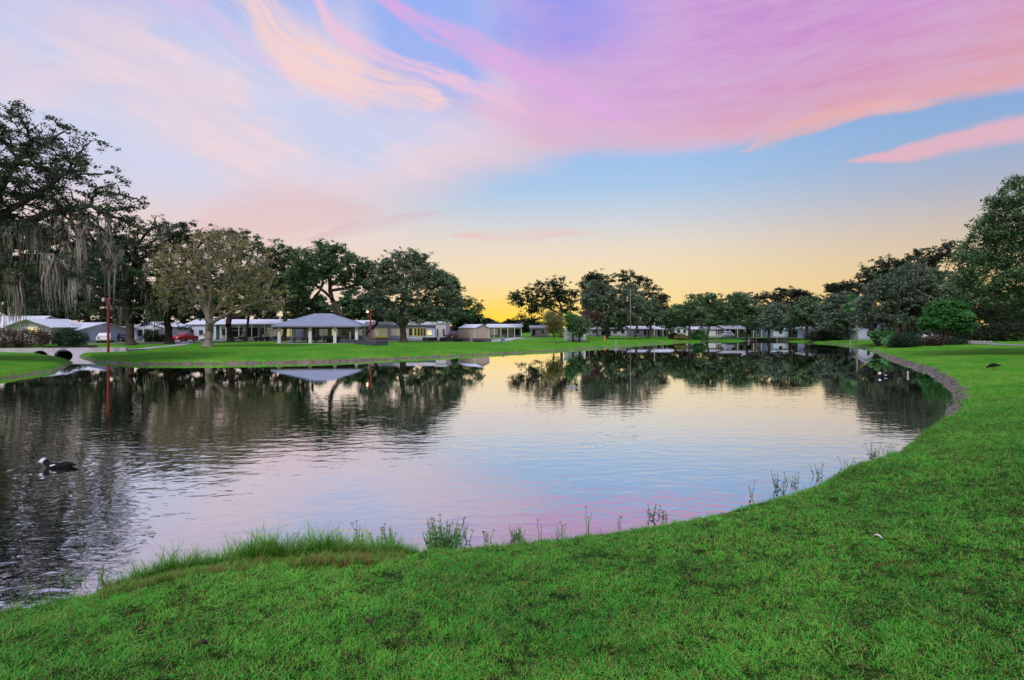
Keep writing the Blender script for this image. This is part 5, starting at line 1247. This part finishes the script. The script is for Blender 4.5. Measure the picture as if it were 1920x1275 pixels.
    if walking:
        for s, o in ((-1, .06), (1, -.05)):
            m = MB(); m.path([Vector((.02, s * .07, .2)) * k, Vector((.05 + o * .4, s * .07, .1)) * k, Vector((.0 + o, s * .07, .015)) * k], [.03, .012, .010], 6); lg = m.build('leg', LEGM, r, True)
            m = MB(); a = Vector((o, s * .07, .008)) * k; m.loft([[a + Vector((.02, -.01, 0)), a + Vector((.02, .01, 0)), a + Vector((.02, .01, .012)), a + Vector((.02, -.01, .012))], [a + Vector((-.08, -.045, 0)), a + Vector((-.08, .045, 0)), a + Vector((-.08, .045, .006)), a + Vector((-.08, -.045, .006))]]); m.build('foot', LEGM, r)
    return r
x, y = w2(112, 876); duck('black duck with a pinkish white head swimming at the lower left', x, y, -.05, .12, .70, wing=WHITEF)
x, y = w2(1072, 726); duck('pale and dark duck swimming in the middle of the pond, facing left', x, y, -.05, PI * .8, .62, body=plain('grey_feathers', (.22, .23, .26, 1), .6, .3, 14.0), head=BLACKF, wing=BLACKF)
x, y = w2(1334, 691); duck('small black duck swimming among the far reflections', x, y, -.05, .1, .75, head=BLACKF, wing=None)
x, y = w2(1661, 706); duck('black duck with a white head swimming by the right bank', x, y, -.05, .05, .85)
x, y = w2(1395, 664); duck('tiny pale duck far off near the white stake', x, y, -.05, .4, .7, body=plain('grey_feathers', (.22, .23, .26, 1), .6, .3, 14.0))
p = hit(1863, 695); duck('black duck walking head down on the right bank', p.x, p.y, p.z - .02, .08, .88, head=BLACKF, wing=None, walking=True, low=True)

# ------------------------------------------------------------------ small things on the lawn
def curled_leaf(px, py, label, col, L=.09, W=.05, curl=.02, name='dead_leaf', cat='leaf', rot=0.0, up=.045):
    p = hit(px, py); n = 7; V = []; Fc = []
    for i in range(n):
        t = i / (n - 1); w = W * math.sin(PI * (0.08 + .86 * t)) ** .8
        for j in (-1, -.5, 0, .5, 1): V.append((L * (t - .5), w * .5 * j, curl * (abs(j) ** 1.6) + .02 * math.sin(PI * t) + .003 * math.sin(9 * t + j * 4)))
    for i in range(n - 1):
        for j in range(4): a = i * 5 + j; Fc.append((a, a + 1, a + 6, a + 5))
    m = MB(); m.v = V; m.f = Fc; o = m.build(name, col, None, True)
    s = o.modifiers.new('thick', 'SOLIDIFY'); s.thickness = .0015
    o.location = (p.x, p.y, p.z + up); o.rotation_euler = (.25, .15, rot); tag(o, label, cat, 'dead leaves on the lawn' if cat == 'leaf' else None); return o
DL = plain('dead_leaf_brown', (.030, .014, .010, 1), .7, .4, 40.0)
curled_leaf(378, 1226, 'dark dead leaf on the near lawn at the lower left', DL, .06, .035, rot=.5)
curled_leaf(692, 1185, 'dark dead leaf right of the other one on the near lawn', DL, .055, .032, rot=-.4)
curled_leaf(1285, 1020, 'small brown leaf in the middle of the near lawn', DL, .05, .035, rot=1.2)
curled_leaf(1646, 1018, 'white feather lying on the lawn at the right', WHITEF, .08, .022, .01, 'feather', 'feather', -.9, .05)
curled_leaf(845, 1030, 'greyish pink dead leaf below the clump of weeds at the water edge', plain('pinkish_leaf', (.30, .20, .18, 1), .8), .08, .05, rot=.2, up=.03)

# ------------------------------------------------------------------ grass: real blades scattered over the ground
def grassmat(name, c1, c2, c3, dry, dry_amt=.5):
    m, n, out = newmat(name); g = n.new('ShaderNodeNewGeometry'); oi = n.new('ShaderNodeObjectInfo'); P = g.outputs['Position']
    a = n.noise(P, 0.55, 4.0, 0.6); b = n.noise(P, 2.6, 3.0, 0.6)
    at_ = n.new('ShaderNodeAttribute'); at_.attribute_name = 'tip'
    f = n.add(n.add(n.mul(oi.outputs['Random'], .28), n.mul(n.ss(a, .3, .7), .40)), n.mul(g.outputs['Random Per Island'], .32))
    c = n.ramp(f, [(0, c1), (.5, c2), (1, c3)])
    d = n.mul(n.ss(n.add(n.mul(b, .62), n.mul(g.outputs['Random Per Island'], .38)), .52, .66), dry_amt)
    c = n.mix(d, c, dry)
    fleck = n.m('FRACT', n.mul(g.outputs['Random Per Island'], 7.31)); c = n.mix(n.ss(fleck, .91, .93, 0, .7), c, (.42, .42, .15, 1))
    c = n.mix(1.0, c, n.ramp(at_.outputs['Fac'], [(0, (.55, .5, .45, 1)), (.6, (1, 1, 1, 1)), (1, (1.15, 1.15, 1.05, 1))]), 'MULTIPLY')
    p = n.new('ShaderNodeBsdfPrincipled'); n.put(p.inputs['Base Color'], c); p.inputs['Roughness'].default_value = .5; p.inputs['Specular IOR Level'].default_value = .3
    t = n.new('ShaderNodeBsdfTranslucent'); n.put(t.inputs[0], c); mx = n.new('ShaderNodeMixShader'); mx.inputs[0].default_value = .36
    n.put(mx.inputs[1], p.outputs[0]); n.put(mx.inputs[2], t.outputs[0]); n.put(out.inputs[0], mx.outputs[0]); return m
GRASS = grassmat('grass_blade', (.010, .13, .012, 1), (.062, .40, .026, 1), (.22, .62, .065, 1), (.28, .33, .06, 1), .55)
TALL = grassmat('tall_grass_blade', (.04, .22, .02, 1), (.075, .34, .03, 1), (.14, .40, .05, 1), (.24, .22, .06, 1), .35)
DRY = grassmat('dry_grass_blade', (.07, .17, .02, 1), (.17, .20, .04, 1), (.28, .21, .06, 1), (.15, .08, .035, 1), .75)
def blades(n, h, w, spread, lean, seg=3, hv=.35):
    V = []; Fc = []; tip = []
    for _ in range(n):
        a = random.uniform(0, 2 * PI); q = spread * math.sqrt(random.random()); x, y = q * math.cos(a), q * math.sin(a)
        hh = h * random.uniform(1 - hv, 1 + hv); d = random.uniform(0, 2 * PI); ln = lean * random.uniform(.3, 1.3) * hh; tw = d + PI / 2 + random.uniform(-.5, .5); i0 = len(V)
        for k in range(seg + 1):
            t = k / seg; ww = w * (1 - t ** 1.5) * .5 + .0002; cx = x + math.cos(d) * ln * t * t; cy = y + math.sin(d) * ln * t * t; cz = hh * t * (1 - .28 * lean * t) - .01
            V += [(cx - math.cos(tw) * ww, cy - math.sin(tw) * ww, cz), (cx + math.cos(tw) * ww, cy + math.sin(tw) * ww, cz)]; tip += [t, t]
        for k in range(seg): a_ = i0 + 2 * k; Fc.append((a_, a_ + 1, a_ + 3, a_ + 2))
    return V, Fc, tip
def tuft_obj(name, mat, *a, **k):
    V, Fc, tip = blades(*a, **k); me = bpy.data.meshes.new(name); me.from_pydata(V, [], Fc); me.update()
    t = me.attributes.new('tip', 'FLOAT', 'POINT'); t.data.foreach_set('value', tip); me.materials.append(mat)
    return bpy.data.objects.new(name, me)                          # referenced by the scatter below, not linked itself
def scatter(name, label, XYZ, scl, protos, tilt=.12, yaw=None):
    n = len(XYZ); me = bpy.data.meshes.new(name); me.vertices.add(n); me.vertices.foreach_set('co', np.asarray(XYZ, np.float32).ravel()); me.update()
    rot = np.stack([rng.normal(0, tilt, n), rng.normal(0, tilt, n), rng.uniform(0, 2 * PI, n) if yaw is None else yaw], 1).astype(np.float32)
    a = me.attributes.new('rot', 'FLOAT_VECTOR', 'POINT'); a.data.foreach_set('vector', rot.ravel())
    a = me.attributes.new('scl', 'FLOAT', 'POINT'); a.data.foreach_set('value', np.asarray(scl, np.float32))
    a = me.attributes.new('pick', 'INT', 'POINT'); a.data.foreach_set('value', rng.integers(0, len(protos), n).astype(np.int32))
    ng = bpy.data.node_groups.new(name + '_scatter', 'GeometryNodeTree')
    ng.interface.new_socket('Geometry', in_out='INPUT', socket_type='NodeSocketGeometry'); ng.interface.new_socket('Geometry', in_out='OUTPUT', socket_type='NodeSocketGeometry')
    gi = ng.nodes.new('NodeGroupInput'); go = ng.nodes.new('NodeGroupOutput'); ins = ng.nodes.new('GeometryNodeInstanceOnPoints'); jn = ng.nodes.new('GeometryNodeJoinGeometry')
    for p in reversed(protos):
        oi = ng.nodes.new('GeometryNodeObjectInfo'); oi.inputs['Object'].default_value = p; oi.inputs['As Instance'].default_value = True; ng.links.new(oi.outputs['Geometry'], jn.inputs[0])
    def attr(nm, ty):
        q = ng.nodes.new('GeometryNodeInputNamedAttribute'); q.data_type = ty; q.inputs['Name'].default_value = nm; return q.outputs['Attribute']
    e2r = ng.nodes.new('FunctionNodeEulerToRotation'); ng.links.new(attr('rot', 'FLOAT_VECTOR'), e2r.inputs[0])
    ng.links.new(gi.outputs[0], ins.inputs['Points']); ng.links.new(jn.outputs[0], ins.inputs['Instance']); ins.inputs['Pick Instance'].default_value = True
    ng.links.new(attr('pick', 'INT'), ins.inputs['Instance Index']); ng.links.new(e2r.outputs[0], ins.inputs['Rotation']); ng.links.new(attr('scl', 'FLOAT'), ins.inputs['Scale']); ng.links.new(ins.outputs[0], go.inputs[0])
    o = bpy.data.objects.new(name, me); link(o); mo = o.modifiers.new('scatter', 'NODES'); mo.node_group = ng; o['kind'] = 'stuff'; o['label'] = label; return o
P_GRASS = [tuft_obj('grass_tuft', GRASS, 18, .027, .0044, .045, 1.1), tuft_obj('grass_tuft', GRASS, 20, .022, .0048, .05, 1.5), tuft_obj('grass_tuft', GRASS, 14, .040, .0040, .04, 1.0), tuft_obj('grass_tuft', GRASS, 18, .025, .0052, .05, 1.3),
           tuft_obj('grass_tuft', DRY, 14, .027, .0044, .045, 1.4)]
def lawn_points(N0, r0, r1, a0, a1):
    r = rng.uniform(0, 1, N0) ** 1.0 * (r1 - r0) + r0; th = np.radians(rng.uniform(a0, a1, N0)); x, y = r * np.sin(th), r * np.cos(th)
    d = sdf(x, y) + (vnoise(x, y, 1.3, 3) - .5) * np.clip(.1 + np.hypot(x, y) * .012, 0, .8); mw = mudw(x, y)
    mn = vnoise(x, y, .5, 21) - .5
    ok = (d > .10) & (d > mw * (.62 + mn * 1.3)); ok &= (vnoise(x, y, .11, 5) > .16)
    return x[ok], y[ok], r[ok], d[ok]
x, y, r_, d_ = lawn_points(200000, 2.0, 33.0, -50, 50); kp = rng.uniform(0, 1, len(x)) > .93 * sstep(r_, 17, 33); x, y, r_, d_ = x[kp], y[kp], r_[kp], d_[kp]
scl = (0.85 + r_ * .048) * rng.uniform(.7, 1.3, len(r_)) * (.62 + .8 * vnoise(x, y, .22, 9))
scatter('lawn_grass', 'short bright green lawn grass on the near slope with straw coloured flecks', np.stack([x, y, gh(x, y)], 1), scl, P_GRASS, .18)
# far lawn: larger sparse tufts so that the turf keeps a nap
x, y, r_, d_ = lawn_points(52000, 20.0, 78.0, -44, 46)
scatter('far_lawn_grass', 'smooth bright green lawn on the far banks', np.stack([x, y, gh(x, y)], 1), rng.uniform(1.3, 2.6, len(x)), P_GRASS[:4], .2)

# tall grass at the near waterline, left of the weed clump
def band(N0, px0, px1, d0, d1):
    x = rng.uniform(w2(px0, 1090, .3)[0] - 1.5, w2(px1, 960, .3)[0] + 1.5, N0 * 40); y = rng.uniform(4.0, 12.0, N0 * 40)
    d = sdf(x, y); px = x / y * F + 960; ok = (d > d0) & (d < d1) & (px > px0) & (px < px1)
    return x[ok][:N0], y[ok][:N0], px[ok][:N0], d[ok][:N0]
P_TALL = [tuft_obj('tall_tuft', TALL, 12, .20, .007, .05, .55, seg=5), tuft_obj('tall_tuft', TALL, 10, .26, .006, .05, .7, seg=5), tuft_obj('tall_tuft', TALL, 14, .15, .008, .06, .8, seg=4)]
P_DRY = [tuft_obj('dry_tuft', DRY, 14, .11, .006, .05, .8, seg=4), tuft_obj('dry_tuft', DRY, 12, .14, .0055, .05, .5, seg=4)]
x, y, px, d_ = band(1700, 440, 830, -.05, .42)
scatter('tall_grass', 'tall lush grass overhanging the water left of the weed clump', np.stack([x, y, np.maximum(gh(x, y), .0)], 1), rng.uniform(.9, 1.65, len(x)) * (.6 + .6 * vnoise(x, y, .3, 4)) * (1 - .75 * sstep(px, 690, 815)), P_TALL, .14)
x, y, px, d_ = band(900, 205, 450, -.12, .4)
scatter('tall_grass', 'looser tall grass at the water edge farther left', np.stack([x, y, np.maximum(gh(x, y), .0)], 1), rng.uniform(.7, 1.6, len(x)) * (.45 + 1.0 * vnoise(x, y, .35, 6)) * (.35 + .65 * sstep(px, 200, 300)), P_TALL, .25)
x, y, px, d_ = band(2600, 190, 760, .15, 1.0)
scatter('dry_grass', 'yellow brown dry grass band just above the waterline', np.stack([x, y, gh(x, y)], 1), rng.uniform(.45, .9, len(x)) * (.35 + vnoise(x, y, .4, 13)), P_DRY + P_TALL[2:], .3)
x, y, px, d_ = band(900, 740, 1320, .0, .35)
scatter('bank_grass', 'ragged longer grass along the waterline right of the weed clump', np.stack([x, y, np.maximum(gh(x, y), 0)], 1), rng.uniform(.35, .62, len(x)), P_TALL[1:] + P_DRY[:1], .25)
x = rng.uniform(2, 19, 14000); y = rng.uniform(7, 20, 14000); d = sdf(x, y); px = x / y * F + 960; ok = (d > -.03) & (d < .22) & (px > 1280) & (px < 1780)
x, y = x[ok][:260], y[ok][:260]
scatter('bank_grass', 'short ragged grass along the waterline of the right bank', np.stack([x, y, np.maximum(gh(x, y), 0)], 1), rng.uniform(.4, .7, len(x)), P_TALL[1:] + P_DRY[:1], .25)
x, y, px, d_ = band(500, -30, 215, .0, .5)
scatter('bank_grass', 'short ragged grass at the water edge in the lower left corner', np.stack([x, y, np.maximum(gh(x, y), 0)], 1), rng.uniform(.3, .55, len(x)), P_TALL[1:], .25)

# ------------------------------------------------------------------ weeds at the water edge, each a plant
WEED = LEAF['palm']; SEED = plain('seed_head', (.12, .15, .05, 1), .8)
def weed(px, py, H, label, stems=8, spread=.1, leafy=24, seeds=True, group='weeds along the near bank', dark=False):
    p = hit(px, py + 9); r = thing('weed', label, 'weed', p, 0, group); mat = LEAF['bush'] if dark else WEED
    m = MB(); lv = MB(); sd = MB()
    for i in range(stems):
        a = random.uniform(0, 6.28); h = H * random.uniform(.55, 1.0) if i else H; q = spread * random.random(); b = Vector((math.cos(a) * q, math.sin(a) * q, -.02))
        ln = random.uniform(.05, .5) * h; top = b + Vector((math.cos(a) * ln, math.sin(a) * ln * .6, h)); mid = (b + top) / 2 + Vector((random.uniform(-.02, .02), 0, .03 * h))
        m.path([b, mid, top], [.0048, .0038, .0026], 4)
        for j in range(max(2, leafy // stems)):
            t = random.uniform(.05, .85); c = b.lerp(mid, t * 2) if t < .5 else mid.lerp(top, t * 2 - 1)
            an = random.uniform(0, 6.28); L = random.uniform(.045, .085) * (1.25 - t) * (H / .35) ** .5; d = Vector((math.cos(an), math.sin(an), random.uniform(-.1, .7))).normalized(); s = d.cross(Vector((0, 0, 1))).normalized() * L * .2
            lv.face([c, c + d * L * .5 + s, c + d * L, c + d * L * .5 - s])
        if seeds and i % 2 == 0:
            for j in range(7):
                an = j * .9; d = Vector((math.cos(an), math.sin(an), random.uniform(-.3, 1))).normalized() * random.uniform(.012, .03); sd.bar(top, top + d, .0016, .004, 4)
    m.build('stems', SEED, r)['kind'] = 'stuff'; lv.build('leaves', mat, r)['kind'] = 'stuff'
    if sd.v: sd.build('seed_heads', SEED, r)['kind'] = 'stuff'
    return r
weed(838, 1022, .46, 'thick leafy weed clump at the water edge, the biggest one', 44, .19, 900)
weed(828, 1020, .30, 'lower leafy part of the weed growth left of the biggest clump', 24, .17, 420, False)
weed(878, 1008, .32, 'thin stalk with a seed head right of the biggest weed clump', 3, .03, 6)
weed(676, 1010, .36, 'tall seed stalks rising out of the tall grass', 6, .06, 50)
weed(735, 1012, .26, 'leafy weed at the right end of the tall grass', 14, .14, 180)
weed(712, 1016, .22, 'second leafy weed near the right end of the tall grass', 10, .12, 120)
weed(915, 1003, .16, 'small weed between the thin stalk and the fern like tuft', 5, .05, 30)
weed(968, 1000, .20, 'bushy fern like tuft of weed at the waterline', 12, .1, 160, False)
weed(1012, 994, .22, 'single fine seed stalk right of the fern like tuft', 2, .02, 4)
weed(1055, 990, .15, 'low weed with side shoots left of the tall drooping stalk', 5, .08, 20)
weed(1102, 984, .33, 'tall stalk with a drooping seed head in the middle of the bank', 3, .03, 10)
weed(1160, 975, .14, 'short dark stalk right of the drooping seed head', 3, .03, 10)
weed(1222, 963, .24, 'dark stemmed weed, left one of a loose pair', 5, .06, 50, dark=True)
weed(1245, 960, .18, 'dark stemmed weed, right one of a loose pair', 6, .08, 50, dark=True)
weed(1410, 925, .30, 'thin dark weed standing in front of bright water', 3, .05, 20, dark=True)
weed(1458, 908, .34, 'tall dark twiggy weed on the right part of the near bank', 8, .1, 80, dark=True)
weed(1485, 900, .24, 'leafy dark weed right of the tall twiggy one', 6, .1, 60, dark=True)
weed(1535, 884, .26, 'dark weed with round seed heads near the right bank', 6, .1, 50, dark=True)
weed(1590, 866, .22, 'low dark weed halfway between the twiggy weed and the muddy bank', 6, .12, 40, dark=True)
weed(1640, 852, .34, 'dark bushy weed at the start of the right bank', 12, .14, 160, dark=True)
weed(1668, 843, .22, 'small green weed beside the dark bushy one', 8, .12, 80)
weed(140, 1085, .18, 'small pale leaved weed at the lower left water edge', 6, .14, 60)
weed(75, 1098, .15, 'small weed near the lower left corner at the water', 6, .12, 50)
weed(185, 1078, .16, 'trailing green weed right of the pale leaved one', 8, .1, 60)
# small fallen oak leaves lying in the turf
def fallen(seed):
    random.seed(seed); L = .028; m = MB(); z = .004
    m.v = [(-L, 0, .004), (-L * .4, -L * .45, .008), (L * .5, -L * .4, .012), (L, 0, .004), (L * .5, L * .4, .016), (-L * .4, L * .45, .010), (0, 0, .002)]
    m.f = [(0, 1, 6), (1, 2, 6), (2, 3, 6), (3, 4, 6), (4, 5, 6), (5, 0, 6)]
    me = bpy.data.meshes.new('fallen_leaf'); me.from_pydata(m.v, [], m.f); me.materials.append(FALL); return bpy.data.objects.new('fallen_leaf', me)
FALL = plain('fallen_leaf_brown', (.07, .045, .018, 1), .8, .5, 30.0)
x, y, r_, d_ = lawn_points(1100, 2.2, 14.0, -46, 46); sel = vnoise(x, y, 1.6, 44) > .42; x, y = x[sel], y[sel]
scatter('leaf_litter', 'small brown fallen oak leaves scattered through the near lawn', np.stack([x, y, gh(x, y) + .022], 1), rng.uniform(.35, .8, len(x)), [fallen(i) for i in range(3)], .5)
# ------------------------------------------------------------------ clods on the muddy right bank
cl = rng.uniform(0, 1, (9000, 2)) * np.array([22, 40]) + np.array([10, 12]); d = sdf(cl[:, 0], cl[:, 1]); mw = mudw(cl[:, 0], cl[:, 1]); ok = (d > 0.0) & (d < mw * .8); cl = cl[ok][:260]
def clod(seed):
    random.seed(seed); m = MB(); rings = []
    for z, q in ((-.02, .9), (.02, 1.0), (.05, .6)): rings.append([(q * .07 * random.uniform(.7, 1.3) * math.cos(a), q * .055 * random.uniform(.7, 1.3) * math.sin(a), z * random.uniform(.8, 1.2)) for a in np.linspace(0, 2 * PI, 8)[:-1]])
    m.loft(rings); me = bpy.data.meshes.new('clod'); me.from_pydata(m.v, [], m.f); me.materials.append(MUDM); return bpy.data.objects.new('clod', me)
MUDM = plain('mud_clod', (.11, .09, .085, 1), .7, .5, 9.0, dirt=(.045, .035, .03, 1))
scatter('mud_clods', 'lumpy grey mud clods on the bare right bank', np.column_stack([cl, gh(cl[:, 0], cl[:, 1])]), rng.uniform(.35, 1.3, len(cl)), [clod(i) for i in range(4)], .3)
